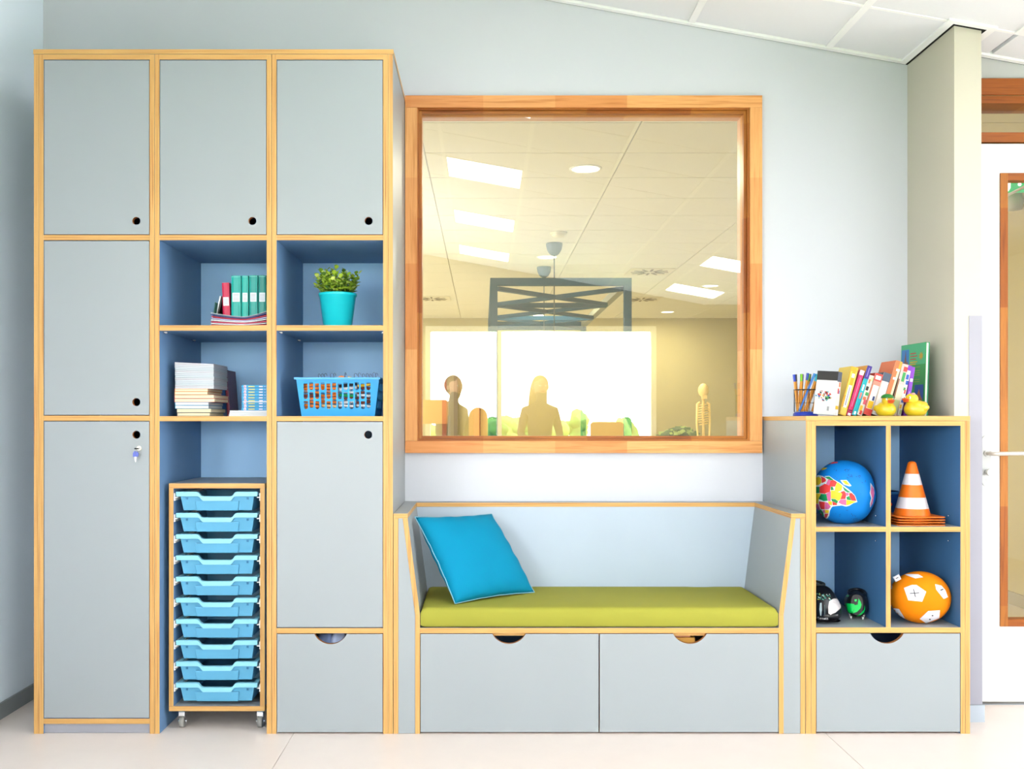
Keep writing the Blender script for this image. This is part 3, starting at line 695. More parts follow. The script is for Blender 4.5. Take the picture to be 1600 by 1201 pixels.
# --- outer cladding of the tall block
T = thing('cabinet_surround', 'plywood outer frame boards around the tall three-column cupboard block', 'cabinet', (X(333), .28, 0))
bd('side_panel', X(53), X(60.6), 0, DEP, 0, Z(84.9), 'x', T, LAM)
bd('side_panel', X(606.4), X(613.8), 0, DEP, 0, Z(84.9), 'x', T, LAM)
bd('top_panel', X(52.2), X(614.6), -.001, DEP, Z(84.6), Z(77.2), 'z', T, LAM)
def carcass(x0, x1, ztop, label, par_name='tall_cupboard', floor_back=0):
    t = thing(par_name, label, 'cabinet', ((x0+x1)/2, .28, 0), group='tall cupboards in the block')
    w = .0178
    bd('side_panel', x0, x0+w, 0, DEP-.001, 0, ztop, 'x', t, LAM, xm={'x+': LAMI})
    bd('side_panel', x1-w, x1, 0, DEP-.001, 0, ztop, 'x', t, LAM, xm={'x-': LAMI})
    bd('top_panel', x0+w, x1-w, 0, IN, ztop-.0195, ztop, 'z', t, LAM, xm={'z-': LAMI})
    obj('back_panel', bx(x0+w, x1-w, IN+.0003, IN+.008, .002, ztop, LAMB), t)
    return t, x0+w, x1-w
def shelf(t, a, b, p0, p1, fixed=True, pins=False):
    o = bd('shelf', a+.0003, b-.0003, 0.0, IN, Z(p1), Z(p0), 'z', t, LAMI, xm={'z+': LAM})
    if pins:
        for x in (a+.006, b-.006):
            for y in (.05, .42): obj('shelf_pin', MB().cyl((x-.006, y, Z(p1)-.004), (x+.006, y, Z(p1)-.004), .0035, seg=8, m=CHROME).box(x-.004, x+.006, y-.006, y+.006, Z(p1)-.0045, Z(p1)-.0005, WHITE), t)
    return o
zt = Z(85)
# column 1
t, a, b = carcass(X(60.8), X(241.4), zt, 'left tall grey cupboard with three closed doors and a keyed lock')
door(a, b, Z(366.9), Z(93.4), t, (X(213), Z(345)))
shelf(t, a, b, 367, 375.2); door(a, b, Z(648.8), Z(375.5), t, (X(213), Z(628)))
shelf(t, a, b, 649, 657.2); d3 = door(a, b, Z(1122), Z(657.4), t, (X(213), Z(679)))
bd('bottom_panel', a+.0003, b-.0003, 0, IN, Z(1130.5), Z(1122.3), 'z', t, LAMI)
obj('plinth', bx(a+.0005, b-.0005, .008, .026, .001, Z(1130.7), mat('plinth_grey', (146, 146, 154), .5)), t)
lx, lz = X(217.5), Z(700)
lk = obj('lock', MB().cyl((lx, -.004, lz), (lx, .0004, lz), .0085, seg=20, m=mat('lock_face', (236, 224, 206), .35, metal=.3)).cyl((lx, -.007, lz), (lx, -.004, lz), .0055, seg=16, m=CHROME), d3)
# key bunch hanging from the lock
k = thing('key', 'small key with violet-blue plastic head hanging from the left cupboard lock', 'key', (lx, -.012, lz))
obj('key_blade_in_lock', MB().box(lx-.001, lx+.001, -.024, -.0072, lz-.0035, lz+.0035, STEEL).cyl((lx-.009, -.024, lz-.001), (lx+.006, -.024, lz-.001), .0022, seg=8, m=BLACK), k)
obj('key_head', MB().plate([(lx-.014, lz-.031), (lx+.005, lz-.031), (lx+.007, lz-.02), (lx+.003, lz-.012), (lx-.009, lz-.010), (lx-.014, lz-.018)], [circ(lx-.0045, lz-.016, .002, 10)], -.028, -.023, mat('key_plastic', (84, 96, 176), .35), MATS['key_plastic']), k)
obj('key_blade', MB().plate([(lx-.0085, lz-.0312), (lx-.0005, lz-.0312), (lx-.0015, lz-.048), (lx-.004, lz-.052), (lx-.007, lz-.047), (lx-.0065, lz-.042), (lx-.0085, lz-.04)], [], -.027, -.0245, CHROME, CHROME), k)
# column 2
t, a2, b2 = carcass(X(241.9), X(424.2), zt, 'middle tall cupboard with one door above open book compartments and a parked tray trolley')
door(a2, b2, Z(366.9), Z(93.4), t, (X(394.3), Z(345)))
shelf(t, a2, b2, 367, 375.2); shelf(t, a2, b2, 508, 516.4, pins=True); shelf(t, a2, b2, 650, 657.8)
# column 3
t, a3, b3 = carcass(X(424.7), X(606.1), zt, 'right tall cupboard with plant and basket between upper and lower doors')
door(a3, b3, Z(366.9), Z(93.4), t, (X(576), Z(345)))
shelf(t, a3, b3, 367, 375.2); shelf(t, a3, b3, 508, 516.4, pins=True); shelf(t, a3, b3, 650, 657.8)
door(a3, b3, Z(980.4), Z(658), t, (X(575.3), Z(679)))
shelf(t, a3, b3, 981, 989)
drawer(a3, b3, Z(1143.6), Z(989.2), t, X(516.6), 25.5*S, 15.8*S)
# --- bench
B = thing('storage_bench', 'built-in bench with slanted plywood arms, grey back and two wide drawers', 'bench', (X(936), .28, 0))
bd('side_panel', X(614.8), X(622.3), 0, DEP, 0, Z(809.8), 'x', B, LAM)
bd('side_panel', X(1250.8), X(1258.3), 0, DEP, 0, Z(809.8), 'x', B, LAM)
zc0, zc1 = Z(809.6), Z(802.2); YBR = .494
# slanted arm boards: lower upright and upper slanted
PLX = PLY['x']
obj('arm_board', MB().plate([(X(648.8), Z(960)), (X(656.2), Z(960)), (X(636.9), zc0), (X(629.3), zc0)], [], 0, YBR+.03, PLX, LAM), B)
obj('arm_board', MB().plate([(X(1217), Z(960)), (X(1224.4), Z(960)), (X(1243.3), zc0), (X(1236), zc0)], [], 0, YBR+.03, PLX, LAM), B)
bd('upright_panel', X(648.8), X(656.2), 0, DEP, 0, Z(960.2), 'x', B, LAM); bd('upright_panel', X(1217), X(1224.4), 0, DEP, 0, Z(960.2), 'x', B, LAM)
obj('filler_panel', MB().plate([(X(622.5), .001), (X(648.6), .001), (X(648.6), Z(960)), (X(629.1), zc0), (X(622.5), zc0)], [], .0015, .019, LAM, DEDGE), B)
obj('filler_panel', MB().plate([(X(1224.6), .001), (X(1250.6), .001), (X(1250.6), zc0), (X(1243.5), zc0), (X(1224.6), Z(960))], [], .0015, .019, LAM, DEDGE), B)
# cap boards: left, right, back
def cap(name, pts, mf):
    m = MB(); lo = [m.v(x, y, zc0+.0002) for x, y in pts]; hi = [m.v(x, y, zc1) for x, y in pts]
    m.face(lo[::-1], LAM); m.face(hi, LAM)
    for i in range(len(pts)): m.face([lo[i], lo[(i+1) % len(pts)], hi[(i+1) % len(pts)], hi[i]], mf)
    return obj(name, m, B)
cap('cap_board', [(X(614.8), -.001), (X(636.9), -.001), (X(636.9), YBR-.002), (X(636.9), DEP), (X(614.8), DEP)], PLY['z'])
cap('cap_board', [(X(1236), -.001), (X(1258.3), -.001), (X(1258.3), DEP), (X(1236), DEP)], PLY['z'])
cap('cap_board', [(X(636.9)+.0003, YBR-.002), (X(1236)-.0003, YBR-.002), (X(1236)-.0003, DEP), (X(636.9)+.0003, DEP)], PLY['z'])
xb0, xb1, xt0, xt1 = X(656.3), X(1216.9), X(637.1), X(1235.8)
obj('backrest', MB().plate([(xb0, Z(988.6)), (xb1, Z(988.6)), (xb1, Z(960)), (xt1, zc0), (xt0, zc0), (xb0, Z(960))], [], YBR, YBR+.018, LAMBENCH, DEDGE), B)
bd('seat_board', X(656.3), X(1216.9), 0, YBR-.001, Z(988.8), Z(980.8), 'z', B, LAM)
obj('seat_rail', bx(X(656.4), X(1216.8), .0195, .0375, Z(994.5), Z(989), PLY['z']), B)
xm = X(936.2)
drawer(X(656.3), xm, Z(1143.4), Z(989), B, X(795.4), 26.2*S, 15.5*S, .46)
drawer(xm, X(1216.9), Z(1143.4), Z(989), B, X(1078), 26.2*S, 15.5*S, .46)
# green seat cushion
GC = mat('cushion_green', (146, 144, 54), .75, spec=.2, noise=.04, nscale=5, bump=.15)
cz0_, cz1_ = Z(980.8)+.0005, .4712
m = MB(); nx, ny = 40, 14; x0_, x1_ = X(656.6)+.001, X(1216.6)-.001; y0_, y1_ = .001, YBR-.003
def cpt(u, v, top):
    x = x0_+(x1_-x0_)*u; y = y0_+(y1_-y0_)*v
    e = min(u, 1-u)*(x1_-x0_); f = min(v, 1-v)*(y1_-y0_); r = .02
    k = min(1, e/r); q = min(1, f/r); h = math.sqrt(max(0, 1-(1-k)**2))*math.sqrt(max(0, 1-(1-q)**2))
    z = cz1_-r*(1-h) + .004*math.sin(u*PI)*math.sin(v*PI) - .003*math.exp(-((u-.86)/.02)**2)*math.exp(-((v-.85)/.3)**2)
    return (x, y, z) if top else (x, y, cz0_+ .010*(1-h))
us = [0, .004, .009, .016, .03]+[.03+.94*i/30 for i in range(1, 30)]+[.97, .984, .991, .996, 1]
vs = [0, .008, .018, .03, .045]+[.045+.91*i/8 for i in range(1, 8)]+[.955, .97, .982, .992, 1]
G1 = [[m.v(cpt(u, v, True)) for v in vs] for u in us]; G0 = [[m.v(cpt(u, v, False)) for v in vs] for u in us]
for i in range(len(us)-1):
    for j in range(len(vs)-1):
        m.face([G1[i][j], G1[i+1][j], G1[i+1][j+1], G1[i][j+1]], GC, True); m.face([G0[i][j], G0[i][j+1], G0[i+1][j+1], G0[i+1][j]], GC, True)
for i in range(len(us)-1):
    m.face([G0[i][0], G0[i+1][0], G1[i+1][0], G1[i][0]], GC, True); m.face([G0[i][-1], G1[i][-1], G1[i+1][-1], G0[i+1][-1]], GC, True)
for j in range(len(vs)-1):
    m.face([G0[0][j], G1[0][j], G1[0][j+1], G0[0][j+1]], GC, True); m.face([G0[-1][j], G0[-1][j+1], G1[-1][j+1], G1[-1][j]], GC, True)
tag(obj('seat_cushion', m, org=(X(936), .25, cz0_)), 'long olive green cushion lying on the bench seat', 'cushion')
# --- low cabinet
Lc = thing('cube_cabinet', 'low grey cabinet with four open cubes above one wide drawer', 'cabinet', (X(1387), .28, 0))
bd('side_panel', X(1259.2), X(1267.2), 0, DEP, 0, Z(657), 'x', Lc, LAM); bd('side_panel', X(1508.6), X(1515.6), 0, DEP, 0, Z(657), 'x', Lc, LAM)
bd('top_panel', X(1259.2), X(1515.8), -.001, DEP, Z(656.8), Z(649.7), 'z', Lc, LAM)
w = .0178; xa, xb_ = X(1267.5), X(1508.3)
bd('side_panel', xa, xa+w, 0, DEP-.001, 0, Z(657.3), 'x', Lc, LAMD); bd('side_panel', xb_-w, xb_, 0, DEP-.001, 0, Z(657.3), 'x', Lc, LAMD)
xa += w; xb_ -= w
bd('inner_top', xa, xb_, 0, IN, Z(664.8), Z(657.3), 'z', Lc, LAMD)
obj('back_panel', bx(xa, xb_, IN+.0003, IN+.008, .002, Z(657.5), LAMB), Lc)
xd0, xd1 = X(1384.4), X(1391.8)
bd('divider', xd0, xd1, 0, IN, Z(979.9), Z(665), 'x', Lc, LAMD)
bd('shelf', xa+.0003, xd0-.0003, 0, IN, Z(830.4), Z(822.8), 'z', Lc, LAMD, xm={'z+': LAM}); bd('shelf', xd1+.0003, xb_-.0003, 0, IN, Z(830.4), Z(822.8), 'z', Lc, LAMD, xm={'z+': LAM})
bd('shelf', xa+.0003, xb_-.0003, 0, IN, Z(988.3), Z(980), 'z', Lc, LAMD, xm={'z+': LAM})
drawer(xa, xb_, Z(1142.8), Z(988.5), Lc, X(1386), 26*S, 15.6*S)
for x in (xd0, xb_):
    for z in (Z(833), Z(849), Z(809)): obj('shelf_pin', MB().cyl((x-.005, .09, z), (x-.0002, .09, z), .0025, seg=8, m=CHROME), Lc)
# --- mobile tray trolley
TB = mat('tray_blue', (86, 155, 190), .35, spec=.4); TL = mat('tray_rim_blue', (128, 190, 210), .3, spec=.45)
ty = .045; sT = (D0+ty)/F
def TX(px): return (px-CX)*sT
def TZ(py): return EYE+(CY-py)*sT
tt = thing('tray_trolley', 'narrow plywood trolley on castors parked in the middle cupboard', 'trolley', (TX(338.7), ty+.2, 0))
tx0, tx1 = TX(264), TX(413.6); tz0, tz1 = TZ(1110.6), TZ(755); TD = ty+.40
bd('top_panel', tx0, tx1, ty, TD, TZ(762.7), tz1, 'z', tt, LAM); bd('bottom_panel', tx0, tx1, ty, TD, tz0, TZ(1102.8), 'z', tt, LAM)
bd('side_panel', tx0, tx0+.0175, ty, TD, TZ(1102.7), TZ(762.8), 'x', tt, LAM, xm={'x+': LAMI}); bd('side_panel', tx1-.0175, tx1, ty, TD, TZ(1102.7), TZ(762.8), 'x', tt, LAM, xm={'x-': LAMI})
obj('back_panel', bx(tx0+.0178, tx1-.0178, TD-.008, TD-.001, TZ(1102.6), TZ(762.9), LAMI), tt)
RUN = mat('runner_white', (238, 238, 236), .4)
for i in range(10):
    z = TZ(768+33.18*i+7.5)
    for sg in (0, 1):
        xw = tx0+.0178 if sg == 0 else tx1-.0178; q = 1 if sg == 0 else -1
        r_ = MB().box(xw, xw+q*.0035, ty+.004, TD-.02, z-.016, z+.012, RUN).box(xw+q*.0035, xw+q*.013, ty+.004, TD-.02, z-.005, z-.002, RUN)
        obj('runner', r_, tt)
for i, (x, y) in enumerate([(TX(281), ty+.035), (TX(404), ty+.035), (TX(281), TD-.05), (TX(404), TD-.05)]):
    c = MB().lathe([(0, 0), (.021, 0), (.021, -.004), (.014, -.010), (0, -.010)], (x, y, tz0-.0003), mat('castor_plate', (150, 190, 214), .3, metal=.5), 16)
    cp = obj('castor', c, tt)
    fk = MB().box(x-.0115, x+.0115, y-.012, y+.014, tz0-.026, tz0-.0105, CHROME)
    for sg in (-1, 1):
        fk.plate([(-.012, tz0-.024), (.012, tz0-.024), (.012, tz0-.030), (.005, .018), (-.005, .018)], [], 0, .0015, CHROME, CHROME, fn=lambda a_, b_, c_, sg=sg: (x+sg*(.0095+b_), y+a_, c_))
        fk.cyl((x+sg*.011, y, .024), (x+sg*.0165, y, .024), .0055, seg=12, m=CHROME)
    obj('fork', fk, cp)
    obj('wheel', MB().cyl((x-.0085, y, .0215), (x+.0085, y, .0215), .0212, seg=24, m=mat('wheel_grey', (140, 138, 134), .6)), cp)
# trays
def make_tray():
    t = thing('storage_tray', '', 'tray', (0, 0, 0), group='light blue trays in the trolley')
    u = sT
    prof = [(-64, 0), (-31.5, 0), (-29, -.9), (-24.5, -6.2), (-21.5, -7.2), (21.0, -7.2), (24.5, -6.2), (28.5, -.9), (31, 0), (64, 0)]
    # rim front band follows the profile
    m = MB(); yA, yB = -.0075, .010
    top = [(p[0]*u, p[1]*u) for p in prof]
    def bot(p):
        return (p[0]*u*(.985 if abs(p[0]) > 60 else 1)-(0 if abs(p[0]) > 60 or abs(p[0]) < 22 else 1.6*u*(1 if p[0] > 0 else -1)*1), p[1]*u-7.3*u)
    bt = [bot(p) for p in prof]
    TA = [m.v(x, yA, z) for x, z in top]; TBk = [m.v(x, yB, z) for x, z in top]; BA = [m.v(x, yA, z) for x, z in bt]; BBk = [m.v(x, yB, z) for x, z in bt]
    for i in range(len(prof)-1):
        m.face([BA[i], BA[i+1], TA[i+1], TA[i]], TL); m.face([TA[i], TA[i+1], TBk[i+1], TBk[i]], TL); m.face([BBk[i+1], BBk[i], TBk[i], TBk[i+1]], TL); m.face([BA[i+1], BA[i], BBk[i], BBk[i+1]], TL)
    m.face([TA[0], TBk[0], BBk[0], BA[0]], TL); m.face([TA[-1], BA[-1], BBk[-1], TBk[-1]], TL)
    # side rims resting on the runners
    for sg in (-1, 1): m.box(sg*56*u, sg*64*u*.985, yB+.0001, .35, -.006, -.002, TL)
    m.box(-56*u, 56*u, .342, .35, -.008, -.002, TL)
    m.bevel(.0012, 2)
    obj('rim', m, t, local=True)
    b = MB(); H = 29.4*u; wt = 57.5*u; wb = 53.5*u; zt_ = -7.0*u*.9
    def ring(w, y0, y1, z): return [(-w, y0, z), (w, y0, z), (w, y1, z), (-w, y1, z)]
    A = [b.v(p) for p in ring(wt, .002, .345, -.0175)]; Bo = [b.v(p) for p in ring(wb, .010, .335, -H)]
    Ai = [b.v(p) for p in ring(wt-.002, .004, .343, -.0175)]; Bi = [b.v(p) for p in ring(wb-.002, .012, .333, -H+.002)]
    for i in range(4):
        j = (i+1) % 4
        b.face([A[i], A[j], Bo[j], Bo[i]], TB); b.face([Ai[j], Ai[i], Bi[i], Bi[j]], TB); b.face([A[j], A[i], Ai[i], Ai[j]], TB)
    b.face(Bo[::-1], TB); b.face(Bi, TB)
    # upper front walls left and right of the finger dip
    obj('tub', b, t, local=True)
    g = MB(); wc = 34*u
    P = [(-wc, -.003, -.014*1.0), (wc, -.003, -.014)]
    f0 = [g.v(-wc-.001, -.0045, -.0345), g.v(wc+.001, -.0045, -.0345), g.v(wc-.004, .003, -H-.0008), g.v(-wc+.004, .003, -H-.0008)]
    f1 = [g.v(-wc-.001, .007, -.0345), g.v(wc+.001, .007, -.0345), g.v(wc-.004, .0125, -H-.0008), g.v(-wc+.004, .0125, -H-.0008)]
    g.face(f0[::-1], TB); g.face(f1, TB)
    for i in range(4): g.face([f0[i], f0[(i+1) % 4], f1[(i+1) % 4], f1[i]], TB)
    g.bevel(.002, 2); obj('front_boss', g, t, local=True)
    ti = MB()
    for sg in (-1, 1): ti.box(sg*46*u, sg*49*u, .0005, .004, -.030, -.022, mat('tray_clip', (44, 110, 150), .5))
    obj('label_clip', ti, t, local=True)
    return t
tr0 = make_tray(); nm = ['topmost', 'second from the top', 'third from the top', 'fourth from the top', 'fifth from the top', 'sixth from the top', 'fifth... ']
ords = ['topmost', 'second from the top', 'third from the top', 'fourth from the top', 'fifth from the top', 'fifth from the bottom', 'fourth from the bottom', 'third from the bottom', 'second from the bottom', 'bottom one']
for i in range(10):
    loc = (TX(338.6), ty+.006, TZ(768+33.18*i)); lb = 'light blue plastic tray in the trolley, %s of the ten' % ords[i]
    if i == 0: tr0.location = loc; tr0['label'] = lb; ORG[tr0.name] = Vector(loc)
    else: copy_tree(tr0, loc, lb)
# ================================================================ SMALL THINGS
# pillow on the bench
KA = .56
PB = mat('pillow_blue', (0, 160, 205), .8, spec=.15, noise=.03, nscale=8, bump=.12); PW = mat('piping', (150, 214, 235), .6)
BLp = Vector((-.1075, .062, .476)); BR_ = Vector((.208, .312, .476)); TLp = Vector((-.268, .165, .797)); TRp = Vector((.035, .405, .786))
nrm = (BR_-BLp).cross(TLp-BLp).normalized()
if nrm.y > 0: nrm = -nrm
m = MB(); n = 30; G = {}
def pil(u, v, sd):
    p = BLp.lerp(BR_, u).lerp(TLp.lerp(TRp, u), v)
    # sides curve inwards between the corners
    cu = math.sin(PI*u); cv = math.sin(PI*v)
    c = (BLp+BR_+TLp+TRp)/4
    ex = (1-abs(2*u-1)) ; ey = (1-abs(2*v-1))
    pin = .045*((cu*(abs(2*v-1)**6))+(cv*(abs(2*u-1)**6)))
    p = p.lerp(c, pin)
    h = (max(0, (1-abs(2*u-1)**2.6)*(1-abs(2*v-1)**2.6)))**.55*.068
    wr = .0035*math.sin(26*u+5*v)*abs(2*v-1)**3*cu + .003*math.sin(31*v-4*u)*abs(2*u-1)**3*cv
    h += wr*(1 if sd > 0 else -1)
    h += .0022*math.exp(-((u-.45)/.05)**2-((v-.15)/.14)**2)-.0022*math.exp(-((u-.5)/.03)**2-((v-.17)/.12)**2)
    return p+nrm*sd*max(0, h)
for sd in (1, -1):
    for i in range(n+1):
        for j in range(n+1):
            if sd == -1 and (i in (0, n) or j in (0, n)): G[(sd, i, j)] = G[(1, i, j)]
            else: G[(sd, i, j)] = m.v(pil(i/n, j/n, sd))
    for i in range(n):
        for j in range(n):
            q = [G[(sd, i, j)], G[(sd, i+1, j)], G[(sd, i+1, j+1)], G[(sd, i, j+1)]]; m.face(q if sd == 1 else q[::-1], PB, True)
P_ = thing('scatter_cushion', 'bright blue square cushion leaning in the left corner of the bench', 'cushion', (.03, .2, .476))
obj('cover', m, P_)
edge = [pil(i/n, 0, 1) for i in range(n)]+[pil(1, i/n, 1) for i in range(n)]+[pil(1-i/n, 1, 1) for i in range(n)]+[pil(0, 1-i/n, 1) for i in range(n)]
obj('piping', MB().tube(edge, .0021, PW, 6, close=True), P_)
# plant in compartment
KA = .85
yp_ = .15; s_ = (D0+yp_)/F; zsh = Z(507.6)+.0006; pxc = (527.7-CX)*s_
PT = thing('potted_plant', 'small leafy green plant in a turquoise pot on the shelf', 'plant', (pxc, yp_, zsh))
POT = mat('pot_turquoise', (20, 208, 222), .28, spec=.5, coat=.2); zr = EYE+(CY-459)*s_-zsh
obj('pot', MB().lathe([(0, 0), (.052, 0), (.0545, .003), (.0705, zr-.012), (.0740, zr-.010), (.0745, zr), (.072, zr), (.069, zr-.012), (.0, zr-.014)], (pxc, yp_, zsh), POT, 48), PT)
obj('soil', MB().lathe([(0, zr-.009), (.068, zr-.011)], (pxc, yp_, zsh), mat('soil', (60, 48, 34), .9), 24), PT)
fo = MB(); LG = [mat('leaf_a', (176, 206, 60), .5, trans=0), mat('leaf_b', (132, 172, 44), .5), mat('leaf_c', (214, 232, 120), .5), mat('leaf_d', (76, 116, 34), .55)]
rn = random.Random(3)
def leaf(mb, p, d, L, wd, m):
    d = d.normalized(); a = d.cross(Vector((0, 0, 1)));
    if a.length < .1: a = Vector((1, 0, 0))
    a.normalize(); n_ = a.cross(d); b0 = mb.v(p); pts = []
    for t_, w_, lift in ((.25, .75, .06), (.55, 1, .12), (.85, .6, .08)):
        pts.append((p+d*L*t_+a*wd*w_*.5+n_*lift*L, p+d*L*t_-a*wd*w_*.5+n_*lift*L, p+d*L*t_))
    tip = mb.v(p+d*L); prev = None
    A = [mb.v(q[0]) for q in pts]; Bq = [mb.v(q[1]) for q in pts]; C_ = [mb.v(q[2]) for q in pts]
    mb.face([b0, A[0], C_[0]], m, True); mb.face([b0, C_[0], Bq[0]], m, True)
    for i in (0, 1): mb.face([A[i], A[i+1], C_[i+1], C_[i]], m, True); mb.face([C_[i], C_[i+1], Bq[i+1], Bq[i]], m, True)
    mb.face([A[2], tip, C_[2]], m, True); mb.face([C_[2], tip, Bq[2]], m, True)
st = MB()
for k in range(80):
    a = rn.random()*2*PI; r0 = .055*math.sqrt(rn.random()); base = Vector((pxc+r0*math.cos(a), yp_+r0*math.sin(a), zsh+zr-.01))
    top = base+Vector((math.cos(a)*(.012+.034*rn.random()), math.sin(a)*(.012+.034*rn.random()), .038+.072*rn.random()*(1.1-r0/.11)))
    st.cyl(base, top, .0012, .0008, 5, LG[1])
    for q in range(10):
        t_ = .25+.75*q/9; p = base.lerp(top, t_); aa = q*2.4+k; d = Vector((math.cos(aa), math.sin(aa), .35+.5*(t_ > .9)))
        L = .014+.008*rn.random(); leaf(fo, p, d, L, L*.9, rn.choices(LG, (4, 3, 3, 2))[0])
obj('foliage', fo, PT, norm=False)['kind'] = 'stuff'; obj('stems', st, PT)['kind'] = 'stuff'
# ---- generic book : local origin = bottom front spine centre, spine faces -Y, thickness X, height Z, depth +Y
PAGE = mat('pages', (236, 228, 208), .8); PAGEW = mat('pages_white', (240, 240, 238), .8)
def book(name, label, cat, loc, th, h, dep, cov, rot=(0, 0, 0), group=None, prints=(), pages=PAGE, cover2=None, lab=None, hard=.0015):
    t = thing(name, label, cat, loc, 0, group); t.rotation_euler = rot
    c = MB(); c.box(-th/2, -th/2+hard, 0, dep, 0, h, cover2 or cov).box(th/2-hard, th/2, 0, dep, 0, h, cover2 or cov)
    sp_ = [[(-th/2, hard, z), (-th/2, .0, z), (-th/4, -th*.08, z), (th/4, -th*.08, z), (th/2, 0, z), (th/2, hard, z)] for z in (0, h)]
    c.loft(sp_, cov, smooth=False)
    obj('cover', c, t, local=True)
    obj('page_block', MB().box(-th/2+hard+.0001, th/2-hard-.0001, hard+.0002, dep-.003, .002, h-.002, pages), t, local=True)
    if prints:
        p = MB()
        for i_, (u0, u1, v0, v1, m) in enumerate(prints):
            p.box(-th/2+th*u0, -th/2+th*u1, -th*.08-.0004-.00009*i_, -th*.08+.0004, h*v0, h*v1, m)
        obj('spine_print', p, t, local=True)
    return t
def C(name, r, g, b, rough=.5): return mat(name, (r, g, b), rough)
TXT = C('print_grey', 150, 150, 165); WHT = C('print_white', 244, 244, 246)
# sagging magazines
mgx0, mgx1 = X(328, .12)+.006, X(430, .12)-.004
mgx1 = X(416, 0)-.0015
mcols = [(238, 236, 240), (206, 44, 80), (232, 228, 238), (214, 60, 96), (240, 240, 244), (196, 184, 222), (206, 40, 76), (60, 66, 130), (150, 160, 168)]
zb = zsh
for i in range(9):
    thk = .0042; f = (i/8)
    m = MB(); N_ = 16; mm = C('magazine_%d' % i, *mcols[i]); x0 = mgx0+.003*random.random()-(0 if i < 7 else -.0); lo = []; hi = []
    y0 = .105+.006*random.random(); y1 = y0+.20
    def cz(x, f=f, x0=x0):
        u = (x-mgx0)/(mgx1-mgx0); return zb+f*.0055+i*thk+f*(.016*max(0, (.55-u)/.55)**1.6+.030*max(0, (u-.55)/.45)**1.4)
    secs = []
    for k in range(N_+1):
        x = x0+(mgx1-x0)*k/N_; z = cz(x)
        secs.append([(x, y0, z), (x, y1, z), (x, y1, z+thk*.93), (x, y0, z+thk*.93)])
    m.loft(secs, mm, smooth=False)
    o = obj('magazine', m, org=((mgx0+mgx1)/2, .2, zb+i*thk))
    tag(o, 'thin magazine in the sagging pile under the binders, %s' % ['lowest', 'second from below', 'third from below', 'fourth from below', 'middle one', 'fourth from above', 'third from above', 'second from above', 'top one'][i], 'magazine', 'magazines under the green binders')
mtop = lambda px: zb+.0055+9*.0042
LBL = C('label_paper', 236, 240, 246)
yb = .15; sb = (D0+yb)/F
def bk(px0, px1, ptop, zbot, dep, cov, name, label, cat, **k):
    x0, x1 = (px0-CX)*sb, (px1-CX)*sb; h = EYE+(CY-ptop)*sb-zbot
    return book(name, label, cat, ((x0+x1)/2, yb, zbot), x1-x0-.0006, h, dep, cov, **k)
TE = [C('teal_a', 0, 172, 160, .35), C('teal_b', 18, 180, 166, .35), C('teal_c', 0, 160, 150, .35), C('teal_d', 0, 140, 128, .35)]
lines = [(.2, .8, .44, .445, TXT), (.15, .85, .46, .465, TXT), (.2, .8, .41, .415, TXT), (.2, .7, .38, .384, TXT)]
z0 = mtop(0)+.003
for i, (a_, b_, tp) in enumerate([(361.3, 376.6, 430.5), (377.6, 388, 430.5), (389.4, 402.4, 430), (403.6, 415.6, 430)]):
    bk(a_, b_, tp, z0, .15, TE[i], 'binder', 'teal green plastic-covered book with a white spine label, %s' % ['thick one next to the red book', 'narrow one, second from the red book', 'third from the red book', 'partly behind the plywood post'][i], 'book', group='teal green binders', prints=[(.14, .90, .36, .58, LBL)]+[(.22, .8, .40+.035*q, .408+.035*q, TXT) for q in range(5)]+[(.05, .95, .965, .975, C('gloss_strip', 140, 226, 222))])
bk(348.2, 359.5, 441.5, z0+.004, .14, C('crimson', 208, 20, 76, .35), 'binder', 'crimson book with white spine label beside the teal ones', 'book', rot=(0, -.03, 0), prints=[(.12, .92, .30, .56, LBL)]+[(.2, .8, .36+.04*q, .37+.04*q, TXT) for q in range(4)])
book('notebook', 'small black notebook with white page edge leaning left of the crimson book', 'book', (X(338.5, yb), yb+.01, z0+.012), .012, .071, .10, C('black_cover', 28, 20, 26), rot=(0, .22, 0), pages=PAGEW, prints=[(.0, .45, 0, 1, WHT)])
book('booklet', 'thin dark green booklet standing left of the magazine pile', 'book', (X(331.0, .12)-.0015, .125, zsh), .003, .100, .14, C('dkgreen', 20, 96, 84), rot=(0, .14, 0))
# compartment below: left stack
zs2 = Z(650)+.0006
def flat(px0, px1, y0, dep, z, th, cov, label, cat='book', name='book', group=None, pages=PAGE, spine='left', rz=0, fold=.001):
    x0, x1 = X(px0, y0), X(px1, y0)
    t = thing(name, label, cat, ((x0+x1)/2, y0+dep/2, z), rz, group); w = (x1-x0)/2
    c = MB(); c.box(-w, w, -dep/2, dep/2, 0, fold, cov).box(-w, w, -dep/2, dep/2, th-fold, th, cov).box(-w, -w+fold, -dep/2, dep/2, fold, th-fold, cov)
    obj('cover', c, t, local=True)
    obj('page_block', MB().box(-w+fold+.0001, w-.003, -dep/2+.0015, dep/2-.002, fold+.0001, th-fold-.0001, pages), t, local=True)
    return t
ORDN = ['first', 'second', 'third', 'fourth', 'fifth', 'sixth', 'seventh', 'eighth', 'ninth', 'tenth', 'eleventh', 'twelfth', 'thirteenth', 'fourteenth']
zz = zs2; y0 = .08
